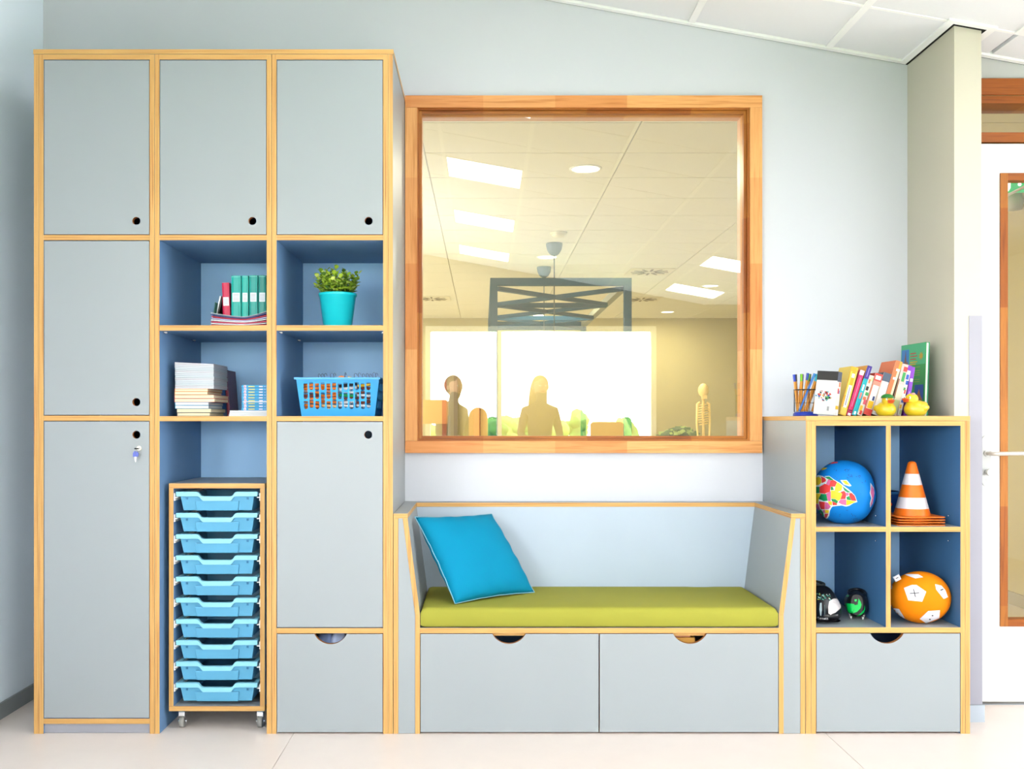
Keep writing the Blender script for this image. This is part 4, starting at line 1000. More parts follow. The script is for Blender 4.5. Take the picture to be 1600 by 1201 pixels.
stk = [(276.5, 328.5, .0132, (40, 34, 44), 'lowest book in the left stack, dark cover'), (276, 330.5, .0152, (84, 92, 88), 'cream-paged book with grey-green cover, second from the bottom of the left stack'),
       (273.5, 326.5, .0126, (40, 160, 208), 'lower of two blue-covered books in the left stack'), (273.5, 326.5, .0118, (30, 150, 204), 'upper of two blue-covered books in the left stack'),
       (272.5, 336, .0140, (200, 40, 60), 'red-backed cream-paged book above the blue ones'), (272.5, 335, .0140, (190, 48, 60), 'red-backed thick book below the orange-edged pair'),
       (272.8, 325, .0122, (232, 150, 60), 'orange-covered book in the left stack'), (273, 325.5, .0110, (228, 110, 60), 'orange-red book just under the white magazines')]
for i, (a_, b_, th, c_, lb) in enumerate(stk):
    flat(a_, b_, y0+.002*(i % 3), .205+.01*(i % 2), zz, th, C('stk%d' % i, *c_), lb, group='books in the left stack', pages=mat('pages_stack_cream', (244, 226, 190), .8) if i not in (2, 3) else PAGEW); zz += th+.0002
ztop = EYE+(CY-567.5)*((D0+y0)/F); th = (ztop-zz)/14
wc = [(206, 212, 220), (196, 160, 178), (160, 200, 206), (190, 192, 212)]
for i in range(14):
    t = flat(273.2+random.random()*.8-(1 if i > 10 else 0), 334.2+random.random()*1.2, y0+.001*(i % 2), .205, zz, th*.93, C('wmag%d' % (i % 4), *wc[i % 4]), 'white-paged booklet in the left stack, %s' % (ORDN[13-i]+' from the top' if i < 13 else 'top one, tilted'), 'booklet', 'booklet', 'white booklets on the left stack', mat('pages_grey_white', (214, 220, 224), .8), fold=.0006)
    t.rotation_euler = (0, .045*i/13, 0); t.location.z += .0016*i/13; zz += th
book('book', 'dark red hardback leaning behind the left book stack', 'book', (X(357.5, .31), .31, zs2), .012, .188, .14, C('darkred', 128, 30, 60, .45), rot=(0, -.075, 0), cover2=C('darkred2', 112, 56, 84, .45))
zw = zs2
for i in range(3):
    flat(357.5+i*.8, 425.5, .12, .20, zw, .0072, C('wflat%d' % i, 232, 234, 244), 'white booklet lying flat under the blue book stack, %s' % ['bottom', 'middle', 'upper'][i], 'booklet', 'booklet', 'white booklets under the blue stack', PAGEW, fold=.0006)
    zw += .0074
# rotate so spines of blue books face the room
CY_ = C('cyan_book', 0, 160, 214, .4); CYD = C('cyan_deep', 0, 96, 170); YL = C('label_yellow', 220, 214, 120); WL = C('label_white2', 232, 228, 244); RD = C('dot_red', 226, 90, 110)
zbk = zw; ybk = .14; hb = (EYE+(CY-601.3)*((D0+ybk)/F)-zbk)/9
for i in range(9):
    th = hb*.96; x0, x1 = X(377.5+(i % 2)*.5, ybk), X(426, ybk)
    t = thing('book', 'blue exercise book with yellow spine labels, %s' % ['bottom of the blue stack', 'second from the bottom of the blue stack', 'third from the bottom of the blue stack', 'fourth from the bottom of the blue stack', 'middle of the blue stack', 'fourth from the top of the blue stack', 'third from the top of the blue stack', 'second from the top of the blue stack', 'top of the blue stack'][i], 'book', ((x0+x1)/2, ybk, zbk), 0, 'blue exercise books')
    w = (x1-x0)/2
    obj('cover', MB().box(-w, w, 0, .0012, 0, th, CY_).box(-w, w, .0012, .17, 0, .001, CY_).box(-w, w, .0012, .17, th-.001, th, CY_), t, local=True)
    obj('page_block', MB().box(-w+.001, w-.001, .0013, .168, .0011, th-.0011, PAGEW), t, local=True)
    p = MB(); y_ = -.0004
    for (u0, u1, v0, v1, mm) in [(.07, .15, .0, 1, WL), (.09, .12, .3, .65, RD), (.22, .42, .28, .68, YL), (.56, .68, .28, .7, WL), (.72, .78, .3, .6, C('lbl_lil', 150, 170, 220)), (0, 1, 0, .12, CYD)]:
        y_ -= .0001; p.box(-w+2*w*u0, -w+2*w*u1, y_, .0002, th*v0, th*v1, mm)
    obj('spine_print', p, t, local=True)
    zbk += hb
m = MB(); secs = []
zpg = zw+hb*3
tag(obj('loose_page', MB().box(X(379, .13), X(425, .13), .1325, .1385, zpg-.0006, zpg+.0024, PAGEW), org=(X(400, .13), .135, zpg)), 'bent white page sticking out of the blue book stack', 'paper')
# basket
BK = mat('basket_blue', (0, 150, 214), .3, spec=.5); yk = .05; sk = (D0+yk)/F
def KX(px): return (px-CX)*sk
def KZ(py): return EYE+(CY-py)*sk
kx0, kx1 = KX(462.5), KX(592.5); kz0, kz1 = zs2, KZ(591); kc = (kx0+kx1)/2; kd = .26; hw = (kx1-kx0)/2
T = thing('basket', 'bright blue perforated plastic basket full of coloured sticks', 'basket', (kc, yk+kd/2, kz0))
H = kz1-kz0
def tf(z): return .885+.115*(z-kz0)/H
ycen = yk+kd/2
def front(x, y, z): return (kc+(x-kc)*tf(z), ycen+(y-ycen)*tf(z), z)
def slot(cx_, cz_, w, h, n=8): return [(cx_-w/2, cz_+h/2), (cx_-w/2, cz_-h/2+w/2)]+[(cx_-w/2*math.cos(PI*i/n), cz_-h/2+w/2-w/2*math.sin(PI*i/n)) for i in range(1, n)]+[(cx_+w/2, cz_-h/2+w/2), (cx_+w/2, cz_+h/2)]
def holes_row(c0, half, n, fn_px):
    hs = []
    for r in range(3):
        for i in range(n):
            u = (i-(n-1)/2)
            cz_ = KZ([604, 617.8, 631.8][r]+(0.9 if (i+r) % 2 == 0 else -.9)); hs.append(slot(c0+u*fn_px, cz_, .0155, .030))
    return hs
# compensate taper so the slots keep their pitch
hf = [[(kc+(x-kc)/tf(z)*1.0, z) for x, z in s] for s in holes_row(KX(526.3), hw, 12, 8.93*sk)]
obj('front_wall', MB().plate([(kx0, kz0), (kx1, kz0), (kx1, kz1), (kx0, kz1)], hf, yk, yk+.0025, BK, BK, fn=front), T)
obj('rear_wall', MB().plate([(kx0, kz0), (kx1, kz0), (kx1, kz1), (kx0, kz1)], hf, yk+kd-.0025, yk+kd, BK, BK, fn=front), T)
hs_ = [[(x, z) for x, z in s] for s in holes_row(ycen, kd/2, 8, 8.93*sk)]
for sg in (-1, 1):
    obj('side_wall', MB().plate([(yk+.0026, kz0), (yk+kd-.0026, kz0), (yk+kd-.0026, kz1), (yk+.0026, kz1)], hs_, 0, .0025, BK, BK, fn=lambda x, y, z, sg=sg: (kc+sg*(hw-y)*tf(z), ycen+(x-ycen)*tf(z), z)), T)
obj('base', bx(kc-hw*.884, kc+hw*.884, ycen-kd/2*.884, ycen+kd/2*.884, kz0+.0001, kz0+.003, BK), T)
rim = MB(); e = .0065
rr = [(kx0-e, yk-e), (kx1+e*.6, yk-e), (kx1+e*.6, yk+kd+e), (kx0-e, yk+kd+e)]; ri = [(kx0+.0026, yk+.0026), (kx1-.0026, yk+.0026), (kx1-.0026, yk+kd-.0026), (kx0+.0026, yk+kd-.0026)]
for i in range(4):
    j = (i+1) % 4; q = [rr[i], rr[j], ri[j], ri[i]]
    lo = [rim.v(x, y, kz1+.0001) for x, y in q]; hi = [rim.v(x, y, kz1+.0038) for x, y in q]
    rim.face(lo[::-1], BK); rim.face(hi, BK)
    for a_ in range(4): rim.face([lo[a_], lo[(a_+1) % 4], hi[(a_+1) % 4], hi[a_]], BK)
rim.box(kx0-e, kx1+e*.6, yk-e, yk-e+.002, kz1-.004, kz1, BK)
obj('rim', rim, T)
rn = random.Random(5)
cols = {'orange': (232, 128, 40), 'pale wooden': (246, 200, 140), 'brown': (120, 52, 28), 'green': (20, 160, 90), 'black': (22, 20, 24), 'yellow': (240, 190, 40), 'red': (200, 30, 50), 'grey blue': (90, 120, 160), 'white': (236, 236, 240)}
def scol(u, r):
    if r == 0: return rn.choice(['orange', 'orange', 'brown', 'pale wooden'] if u < .5 else ['black', 'white', 'pale wooden', 'yellow', 'brown'])
    if r == 1: return rn.choice(['orange', 'brown', 'black', 'orange'] if u < .45 else ['green', 'green', 'white', 'brown'])
    return rn.choice(['orange', 'pale wooden', 'pale wooden'] if u < .4 else (['yellow', 'red', 'red'] if u < .6 else ['grey blue', 'grey blue', 'white', 'black']))
cnt = 0
for r in range(3):
    for lay in range(1):
        for q in range(3):
            for c_ in range(4):
                u = (c_+.5)/4; z = kz0+H*.90-.040*(r)-.0125*q-.010; hwz = hw*tf(z)-.012
                if z < kz0+.010: continue
                x = kc+(-1+2*u)*hwz; L = hwz*.24; y = yk+.022+.016*lay+.004*rn.random()+.014*(1-tf(z))*8; a = rn.uniform(-.16, .16)
                cn = scol(u, r); d = Vector((math.cos(a), 0, math.sin(a)))
                p = Vector((x, y, z)); xl, xr = p-d*L, p+d*L
                o = obj('wooden_stick', MB().cyl(xl, xr, .0056, seg=8, m=C('stick_'+cn.replace(' ', '_'), *cols[cn]), smooth=True), org=(x, y, z))
                tag(o, '%s stick behind the %s slots of the basket, %s, %s of three' % (cn, ['upper', 'middle', 'lower'][r], ['leftmost', 'left of centre', 'right of centre', 'rightmost'][c_], ['top', 'middle', 'lowest'][q]), 'stick', '%s sticks in the blue basket' % cn); cnt += 1
tag(obj('wooden_block', MB().plate([(KX(516), kz1-.004), (KX(533), kz1-.004), (KX(535), kz1+.010), (KX(530), kz1+.0135)], [], .10, .14, C('stick_orange', 232, 128, 40), MATS['stick_orange']), org=(KX(526), .12, kz1)), 'orange wedge block poking over the basket rim', 'block')
tag(obj('wooden_block', MB().plate([(KX(540), kz1-.004), (KX(552), kz1-.004), (KX(551), kz1+.004), (KX(541), kz1+.0105)], [], .10, .14, C('stick_yellow', 240, 190, 40), MATS['stick_yellow']), org=(KX(546), .12, kz1)), 'yellow wedge block poking over the basket rim', 'block')
ORDN = ['first', 'second', 'third', 'fourth', 'fifth', 'sixth', 'seventh', 'eighth', 'ninth', 'tenth', 'eleventh', 'twelfth', 'thirteenth', 'fourteenth']
WIRE = mat('wire_grey', (96, 118, 160), .4, metal=.4)
for i, (px, wpx, hpx) in enumerate([(499, 3, 6), (504, 4, 6), (509, 4, 6.5), (519, 5, 7), (523, 3, 7), (540, 2, 8), (556, 5, 6.5), (562, 4, 7.5), (568, 4, 6), (574, 4, 6.5), (579, 4, 5.5), (585, 5, 8), (589, 3, 7)]):
    x = X(px, .12); w_ = wpx*.0012; h_ = hpx*.0025+.018; zb_ = kz1-.012
    tag(obj('wire_hook', MB().tube([(x-w_, .12, zb_), (x-w_, .12, zb_+h_*.9), (x-w_*.4, .12, zb_+h_), (x+w_*.6, .12, zb_+h_*.95), (x+w_, .12, zb_+h_*.72)], .0015, WIRE, 6), org=(x, .12, zb_)), 'thin grey wire hook above the basket rim, %s from the left' % ORDN[i], 'hook', 'wire hooks in the basket')
tag(obj('cloth_bundle', MB().ell((X(510, .12), .12, Z(1003)-.035), (.045, .05, .045), C('cloth_blue', 150, 170, 220, .8), 24, 16, fn=lambda x, y, z: (x*(1+.06*math.sin(9*z)), y, z*(1+.05*math.sin(8*x)))).ell((X(530, .12), .11, Z(1003)-.03), (.035, .05, .05), C('cloth_pale', 196, 208, 240, .8), 24, 16, fn=lambda x, y, z: (x, y, z*(1+.08*math.sin(7*x+3)))), org=(X(517, .12), .12, Z(1010)-.08)), 'pale blue cloth bundle inside the small drawer, seen through its grip', 'cloth')
bq = Z(994)
tag(obj('book', bx(X(1040, .05), X(1078, .05), .045, .22, bq-.0125, bq-.003, C('drawer_book_brown', 190, 124, 84)), org=(X(1060, .05), .13, bq-.0125)), 'thin reddish brown book lying on top in the right bench drawer', 'book')
tag(obj('book', bx(X(1036, .05), X(1085, .05), .04, .24, bq-.034, bq-.0135, C('drawer_book_ochre', 206, 148, 60)), org=(X(1060, .05), .13, bq-.034)), 'ochre book under the thin brown one in the right bench drawer', 'book')
tag(obj('folder', bx(X(150, .1), X(222, .1), .09, .16, Z(366.9)+.0005, Z(343), C('folder_white', 220, 226, 245)), org=(X(200, .1), .12, Z(366.9))), 'white folder behind the grip hole of the top left door', 'folder')
# ---- low cabinet: globe ball
KA = .72
zc1s = Z(822.8)+.0004; zc2s = Z(980)+.0004
OC = mat('globe_blue', (0, 128, 214), .6, spec=.25, noise=.05, nscale=6, bump=.2)
yg = .125; gxx = X(1318.5, yg); gr = .1165
def squash(x, y, z):
    w = 1+.012*math.sin(5*x+2)*math.cos(4*z)+.008*math.sin(9*z+3*x)
    zz_ = z*w
    if zz_ < -.965: zz_ = -.965
    return (x*w*(1+.02*(z < 0)), y*w, zz_)
T = thing('globe_ball', 'soft stuffed ball printed as a world globe in the upper left cube', 'ball', (gxx, yg, zc1s))
gz = zc1s+.965*.1245
gb = obj('ball_cover', MB().ell((gxx, yg, gz), (gr, .105, .1245), OC, 72, 44, fn=squash), T)
tree = bvh_of(gb)
def gq(pts): return [(1265+p[0]/10, 710+p[1]/10) for p in pts]
WB = C('coast_white', 232, 246, 240); GRN = C('land_green', 0, 140, 76); YEL = C('land_yellow', 246, 206, 20); RED_ = C('land_red', 234, 56, 52); PNK = C('land_pink', 222, 104, 158)
land = MB()
outl = [(30, 500), (100, 500), (180, 480), (230, 450), (266, 425), (275, 400), (262, 370), (235, 338), (310, 335), (385, 392), (470, 440), (525, 480), (605, 540), (655, 582), (708, 640), (745, 738), (685, 755), (625, 795), (570, 810), (500, 792), (430, 800), (360, 810), (338, 835), (318, 875), (308, 950), (278, 998), (218, 1035), (135, 1028), (60, 1000), (20, 800)]
patch(land, tree, gq(outl), WB, .0006)
patch(land, tree, gq([(30, 350), (140, 320), (210, 338), (262, 372), (275, 400), (262, 425), (180, 478), (90, 500), (30, 480)]), WB, .0007)
patch(land, tree, gq([(480, 400), (580, 398), (655, 488), (620, 496), (530, 468)]), WB, .0007)
patch(land, tree, gq([(948, 440), (1000, 520), (1012, 600), (985, 760), (945, 828), (938, 760), (962, 680), (938, 600), (950, 540)]), WB, .0006)
obj('coastline', land, T)
cs = [(GRN, [(245, 350), (310, 345), (385, 405), (330, 402), (280, 380)]), (PNK, [(300, 375), (332, 405), (310, 480), (258, 460)]), (RED_, [(160, 502), (240, 455), (310, 480), (332, 405), (385, 402), (430, 430), (400, 500), (330, 500), (320, 580), (240, 612), (160, 600)]),
 (GRN, [(40, 505), (160, 502), (160, 600), (40, 605)]), (YEL, [(40, 606), (180, 606), (148, 680), (140, 765), (40, 765)]), (GRN, [(180, 612), (262, 616), (285, 718), (222, 726), (142, 690)]), (PNK, [(262, 612), (332, 570), (332, 726), (288, 722)]),
 (YEL, [(432, 432), (470, 452), (512, 490), (500, 560), (440, 585), (392, 560), (402, 500)]), (GRN, [(330, 502), (362, 502), (382, 552), (334, 556)]), (YEL, [(334, 560), (390, 560), (440, 586), (482, 590), (510, 612), (480, 700), (450, 725), (400, 692), (334, 682)]),
 (GRN, [(512, 492), (600, 560), (645, 590), (592, 592), (545, 562)]), (RED_, [(482, 582), (540, 566), (560, 590), (570, 640), (560, 694), (482, 696), (510, 620)]), (PNK, [(562, 592), (612, 600), (606, 642), (572, 642)]), (RED_, [(614, 600), (655, 596), (702, 642), (732, 724), (650, 716), (620, 645)]),
 (GRN, [(574, 660), (620, 646), (648, 715), (582, 702)]), (PNK, [(482, 700), (570, 700), (572, 790), (500, 776), (448, 744)]), (YEL, [(574, 706), (648, 718), (725, 732), (620, 780), (574, 792)]), (GRN, [(338, 688), (400, 694), (446, 726), (430, 762), (350, 726)]),
 (RED_, [(356, 730), (428, 762), (430, 786), (362, 790)]), (YEL, [(285, 728), (350, 730), (352, 792), (308, 780)]), (RED_, [(148, 728), (242, 740), (240, 852), (182, 850), (158, 800)]), (PNK, [(40, 770), (140, 770), (172, 862), (40, 880)]), (PNK, [(244, 742), (288, 750), (332, 812), (300, 850), (244, 850)]),
 (GRN, [(122, 880), (180, 852), (218, 900), (232, 985), (200, 962), (190, 912)]), (RED_, [(50, 915), (190, 914), (206, 990), (180, 1022), (60, 990)]), (YEL, [(244, 856), (304, 864), (300, 912), (244, 912)]), (RED_, [(238, 922), (298, 918), (270, 980), (234, 994)]), (PNK, [(205, 872), (242, 856), (240, 915), (220, 900)]),
 (YEL, [(30, 372), (150, 348), (188, 378), (186, 440), (150, 476), (40, 488)]), (RED_, [(180, 345), (238, 366), (262, 400), (250, 424), (192, 446), (190, 376)]), (YEL, [(508, 408), (574, 410), (628, 474), (560, 466)]), (PNK, [(962, 470), (1000, 545), (1004, 640), (975, 770), (950, 812), (952, 760), (974, 680), (950, 600)]),
 (YEL, [(60, 290), (150, 208), (282, 210), (230, 240), (150, 258), (110, 300)]), (RED_, [(150, 172), (220, 132), (440, 116), (440, 132), (330, 150), (200, 166)]), (GRN, [(270, 128), (340, 120), (330, 140), (270, 146)]), (YEL, [(190, 150), (262, 140), (240, 162), (190, 168)])]
ln = MB()
for c_, p in cs: patch(ln, tree, gq(p), c_, .0012)
obj('land_print', ln, T)
tx = MB(); rn = random.Random(9); INK = C('ink_navy', 16, 60, 110)
for (x, y, n_) in [(420, 240, 3), (580, 250, 9), (640, 330, 7), (760, 350, 5), (620, 350, 5), (840, 410, 2), (500, 640, 0), (780, 600, 2), (570, 880, 2), (440, 940, 3), (690, 1010, 8), (740, 1030, 6), (690, 920, 3), (430, 360, 3), (900, 940, 3)]:
    for k in range(n_):
        a = (x+rn.uniform(-45, 45), y+rn.uniform(-22, 22)); b = (a[0]+rn.uniform(-6, 22), a[1]+rn.uniform(-14, 34)) if n_ < 4 else (a[0]+rn.uniform(8, 26), a[1]+rn.uniform(-10, 14))
        patch(tx, tree, gq(thickline(a, b, 6)), INK, .0009)
obj('ocean_print', tx, T)
# dark blue printed tin behind the cone
T = thing('tin', 'dark blue printed tin half hidden behind the traffic cones', 'tin', (1.622, .36, zc1s))
obj('tin_body', MB().lathe([(0, 0), (.083, 0), (.083, .108), (.080, .108), (.08, .004), (0, .004)], (1.622, .36, zc1s), C('tin_blue', 20, 74, 150), 32), T)
obj('rim_band', MB().lathe([(.0832, .098), (.0845, .100), (.0845, .108), (.0832, .109)], (1.622, .36, zc1s), C('tin_rim', 60, 130, 200), 32), T)
tb = MB()
for k, (a_, z, c_) in enumerate([(-1.5, .05, YEL), (-1.35, .06, RED_), (-1.7, .075, GRN), (-1.55, .03, RED_)]):
    x = 1.622+.0838*math.cos(a_); y = .36+.0838*math.sin(a_); tb.ell((x, y, zc1s+z), (.010, .002, .008), c_, 10, 6)
obj('tin_print', tb, T)
# stacked traffic cones
OR = mat('cone_orange', (255, 122, 8), .4, spec=.4, trans=0); CW = mat('cone_white', (244, 236, 240), .45)
yc_ = .125; cxx = X(1425, yc_); zt_ = Z(720, yc_); Hc = zt_-zc1s-.030
def cone():
    t = thing('traffic_cone', '', 'traffic cone', (0, 0, 0), 0, 'stacked small traffic cones')
    rb = .0680; rt = .0165; zbk_ = [(.0, rb), (.098, None), (.145, None), (.195, None)]
    def R(z): return rb+(rt-rb)*z/(Hc-.012)
    zs = [.004, .020, Z(793, yc_)-zc1s-.030, Z(776, yc_)-zc1s-.030, Z(756.5, yc_)-zc1s-.030, Z(739.6, yc_)-zc1s-.030, Hc-.012]
    prof = [(R(z), z) for z in zs]; ms = [OR, OR, CW, OR, CW, OR]
    tip = [(R(Hc-.012), Hc-.012)]+[(rt*math.cos(a), Hc-.012+.012*math.sin(a)) for a in (.3, .6, .9, 1.2)]+[(0.0, Hc)]
    inner = [(0.0, Hc-.0015), (R(Hc-.012)-.002, Hc-.014)]+[(R(z)-.0012, z) for z in (zs[0],)]
    full = prof+tip[1:]+inner; mm = ms+[OR]*(len(full)-len(ms)-1)
    m = MB(); m.lathe(full, (0, 0, 0), OR, 48, ms=mm); obj('cone_body', m, t, local=True)
    b = MB(); hs = .093; rc = .02
    sq = []
    for (cx_, cy_, a0) in [(hs-rc, hs-rc, 0), (-hs+rc, hs-rc, PI/2), (-hs+rc, -hs+rc, PI), (hs-rc, -hs+rc, 1.5*PI)]:
        for k in range(5): a = a0+PI/2*k/4; sq.append((cx_+rc*math.cos(a), cy_+rc*math.sin(a)))
    b.plate([(x, y) for x, y in sq], [circ(0, 0, rb-.0004, 40)], 0, .003, OR, OR, fn=lambda x, y, z: (x, z, y))
    obj('base_flange', b, t, local=True); return t
c0 = cone()
for i, lb in enumerate(['lowest traffic cone of the stack, only its orange flange showing', 'second cone from below in the stack, only its flange showing', 'third cone from below in the stack, flange showing under the top one', 'top orange and white striped traffic cone of the stack']):
    loc = (cxx, yc_, zc1s+.0003+.0098*i)
    if i == 0: c0.location = loc; c0['label'] = lb; ORG[c0.name] = Vector(loc)
    else: copy_tree(c0, loc, lb)
# orange number ball
ON = mat('plush_orange', (252, 140, 0), .75, spec=.15, bump=.3, noise=.02, nscale=30); WHP = C('plush_white', 240, 238, 244, .8)
ybl = .092; bxx = X(1437.5, ybl)-.001; T = thing('plush_ball', 'soft orange ball with white pentagons carrying maths signs', 'ball', (bxx, ybl, zc2s))
bzc = zc2s+.0985*.985
bb = obj('ball_cover', MB().ell((bxx, ybl, bzc), (.1135, .090, .0985), ON, 64, 40, fn=lambda x, y, z: (x, y, max(-.985, z*(1+.03*x)))), T)
tree = bvh_of(bb)
def pq(pts): return [(1385+p[0]/12.01, 885+p[1]/12.01) for p in pts]
for p in [[(330, 400), (480, 345), (565, 345), (745, 470), (670, 655), (410, 630)], [(30, 765), (240, 790), (350, 970), (270, 1030), (80, 965), (10, 900)], [(780, 830), (1000, 815), (990, 960), (745, 1055), (625, 975)], [(910, 330), (1030, 360), (1100, 440), (1150, 570), (1070, 605), (930, 430)], [(340, 152), (420, 142), (600, 148), (690, 200), (545, 225)], [(40, 310), (130, 290), (110, 420), (50, 440)]]:
    m = MB(); patch(m, tree, pq(p), WHP, .0012); obj('pentagon_patch', m, T)
m = MB(); IK = C('ink_black', 20, 18, 24)
for a_, b_, w_ in [((510, 425), (545, 570), 14), ((440, 505), (615, 492), 14), ((1005, 446), (1060, 424), 22), ((88, 835), (140, 880), 9), ((168, 845), (145, 890), 26), ((140, 880), (135, 940), 14), ((150, 905), (215, 950), 9)]: patch(m, tree, pq(thickline(a_, b_, w_)), IK, .0022)
for c_ in ((860, 912), (812, 980)): patch(m, tree, pq([(c_[0]+18*math.cos(k*PI/4), c_[1]+12*math.sin(k*PI/4)) for k in range(8)]), IK, .0022)
obj('maths_signs', m, T)
tg0, tg1 = X(1394, .03), X(1405, .03)
mt_ = Matrix.Translation((X(1402.5, .08), .082, Z(903.5, .08))) @ Matrix.Rotation(-.5, 4, 'Y')
obj('fabric_tag', MB().box(-.012, .012, -.0012, .0012, -.009, .012, WHP, xf=mt_).box(-.006, .005, -.0016, -.0013, .001, .004, IK, xf=mt_), T)
# shoes in the lower left cube
BLK = mat('shoe_black', (20, 20, 24), .3, spec=.5); SIL = mat('shoe_silver', (222, 214, 214), .35, metal=.25, bump=.6, nscale=90, noise=.15); NG = mat('shoe_green', (0, 226, 96), .4)
def shoe_secs(L, wf, hf_, n=16, open_=False):
    out = []
    for k in range(15):
        v = k/14
        w = wf(v); z0, z1 = hf_(v); y = L*v
        out.append([(w*math.copysign(abs(math.cos(a))**.75, math.cos(a)), y, z0+(z1-z0)*(.5+.5*math.copysign(abs(math.sin(a))**.8, math.sin(a)))) for a in [2*PI*q/n for q in range(n)]])
    return out
def place(o, loc, rz, ry=0): o.location = loc; o.rotation_euler = (0, ry, rz)
s1x, s1y = X(1294.5, .09), .045
T = thing('shoe', 'black sports shoe with silver panel and coloured laces, toe to the front, lower left cube', 'shoe', (s1x, s1y, zc2s), .10)
ORGV = Vector((s1x, s1y, zc2s))
wf = lambda v: .052*math.sin(min(1, (v+.03)*5.5)*PI/2)**.6*(1-.25*max(0, v-.3)) if v < .97 else .028
hf_ = lambda v: (.004+.03*max(0, .10-v)/.1*1.2 if v < .1 else .004, .04+.094*math.sin(min(1, v/.42)*PI/2)**.9 if v < .5 else .134)
secs = shoe_secs(.26, wf, hf_, 24)
up_ = obj('upper', MB().loft(secs, BLK), T, local=True)
bpy.context.view_layer.update()
def tree_of(o):
    b = bmesh.new(); b.from_mesh(o.data); b.transform(o.matrix_world); t = BVHTree.FromBMesh(b); b.free(); return t
tree = tree_of(up_); inv = up_.matrix_world.inverted()
def sq_(pts): return [(1270+p[0]/13.34, 900+p[1]/13.34) for p in pts]
def spatch(name, polys, par, off=.0012, inv=None, tree=None):
    m = MB()
    for c_, p in polys: patch(m, tree, sq_(p), c_, off, 2.5)
    bmesh.ops.transform(m.bm, matrix=inv, verts=m.bm.verts); return obj(name, m, par, local=True)
spatch('silver_panel', [(SIL, [(340, 520), (430, 470), (520, 470), (590, 530), (600, 620), (560, 680), (470, 760), (370, 800), (325, 780), (320, 640)])], T, .0016, inv, tree)
LC = [C('lace_teal', 90, 190, 170), C('lace_yellow', 196, 190, 70), C('lace_white', 226, 232, 226)]
rn = random.Random(4); lp = []
for k in range(26):
    a = (70+rn.random()*280, 380+rn.random()*110+20*math.sin(k)); b = (a[0]+rn.uniform(-45, 45), a[1]+rn.uniform(-22, 22)); lp.append((rn.choice(LC), thickline(a, b, 14)))
spatch('laces', lp, T, .0026, inv, tree)
spatch('gloss_stripe', [(C('stripe_pale', 190, 210, 214), [(150, 560), (185, 555), (190, 700), (180, 820), (155, 815), (140, 690)]), (C('stripe_grey', 70, 88, 90), [(235, 600), (255, 600), (262, 800), (240, 805)])], T, .0014, inv, tree)
# lettering on the toe
def text_polys(txt, px, py, size, shear=0):
    cu = bpy.data.curves.new('lettering', 'FONT'); cu.body = txt; cu.size = size; cu.shear = shear
    o = bpy.data.objects.new('lettering', cu); COL.objects.link(o); bpy.context.view_layer.update()
    me = o.evaluated_get(bpy.context.evaluated_depsgraph_get()).to_mesh(); r = []
    vs = [(px+v.co.x, py-v.co.y) for v in me.vertices]
    for p in me.polygons: r.append([vs[i] for i in p.vertices])
    o.to_mesh_clear(); bpy.data.objects.remove(o); bpy.data.curves.remove(cu); return r
tp = [(WHT, p) for p in text_polys('Tenacz', 95, 895, 78)]+[(C('letter_blue', 130, 170, 214), p) for p in text_polys('active', 135, 968, 70)]
spatch('lettering', tp, T, .0022, inv, tree)
obj('sole', MB().loft([[(p[0]*.93, p[1], min(p[2], .010)) for p in s] for s in secs], mat('sole_dark', (34, 34, 40), .7)), T, local=True)
obj('collar', MB().tube([(.034*math.cos(a), .165+.055*math.sin(a), .131) for a in [2*PI*k/24 for k in range(24)]], .006, mat('collar_dark', (52, 56, 54), .7), 8, close=True), T, local=True)
# green and black boot, heel towards us
s2x, s2y = X(1333, .17), .13
T = thing('football_boot', 'black and bright green football boot with studs, right of the black shoe', 'shoe', (s2x, s2y, zc2s), -.35)
wf = lambda v: .040*math.sin(min(1, (v+.04)*6)*PI/2)**.6*(1+.18*math.sin(PI*min(1, max(0, v-.3)/.7))) if v < .96 else .03
hf_ = lambda v: (.009+.012*(1-min(1, v*8)), .10-.055*max(0, v-.35)/.65)
secs = shoe_secs(.25, wf, hf_, 24)
up_ = obj('upper', MB().loft(secs, BLK), T, local=True)
bpy.context.view_layer.update(); tree = tree_of(up_); inv = up_.matrix_world.inverted()
spatch('green_panel', [(NG, [(600, 570), (700, 562), (860, 575), (890, 640), (850, 700), (820, 760), (740, 770), (690, 790), (640, 720)]), (NG, [(870, 600), (935, 590), (950, 460), (990, 520), (1015, 590), (990, 670), (920, 740), (820, 775), (860, 690)]), (NG, [(690, 395), (755, 398), (750, 425), (695, 425)]), (NG, [(870, 480), (920, 480), (905, 525), (870, 520)]), (NG, [(780, 830), (900, 828), (1000, 770), (1060, 690), (1075, 600), (1085, 680), (1060, 750), (960, 830), (860, 858), (780, 855)])], T, .0012, inv, tree)
sl = MB()
for (x, y) in [(-.022, .02), (.022, .02), (-.026, .07), (.026, .07), (-.028, .17), (.028, .17), (0, .22)]: sl.cyl((x, y, 0.0003), (x, y, .012), .0035, .006, 10, STEEL)
obj('studs', sl, T, local=True)
obj('collar', MB().tube([(.030*math.cos(a), .06+.045*math.sin(a), .098+.006*math.sin(a)) for a in [2*PI*k/24 for k in range(24)]], .006, BLK, 8, close=True), T, local=True)
# ---- on top of the low cabinet
KA = .58
zT = Z(649.7)+.0004
yt = .16; st_ = (D0+yt)/F
def PX(px): return (px-CX)*st_
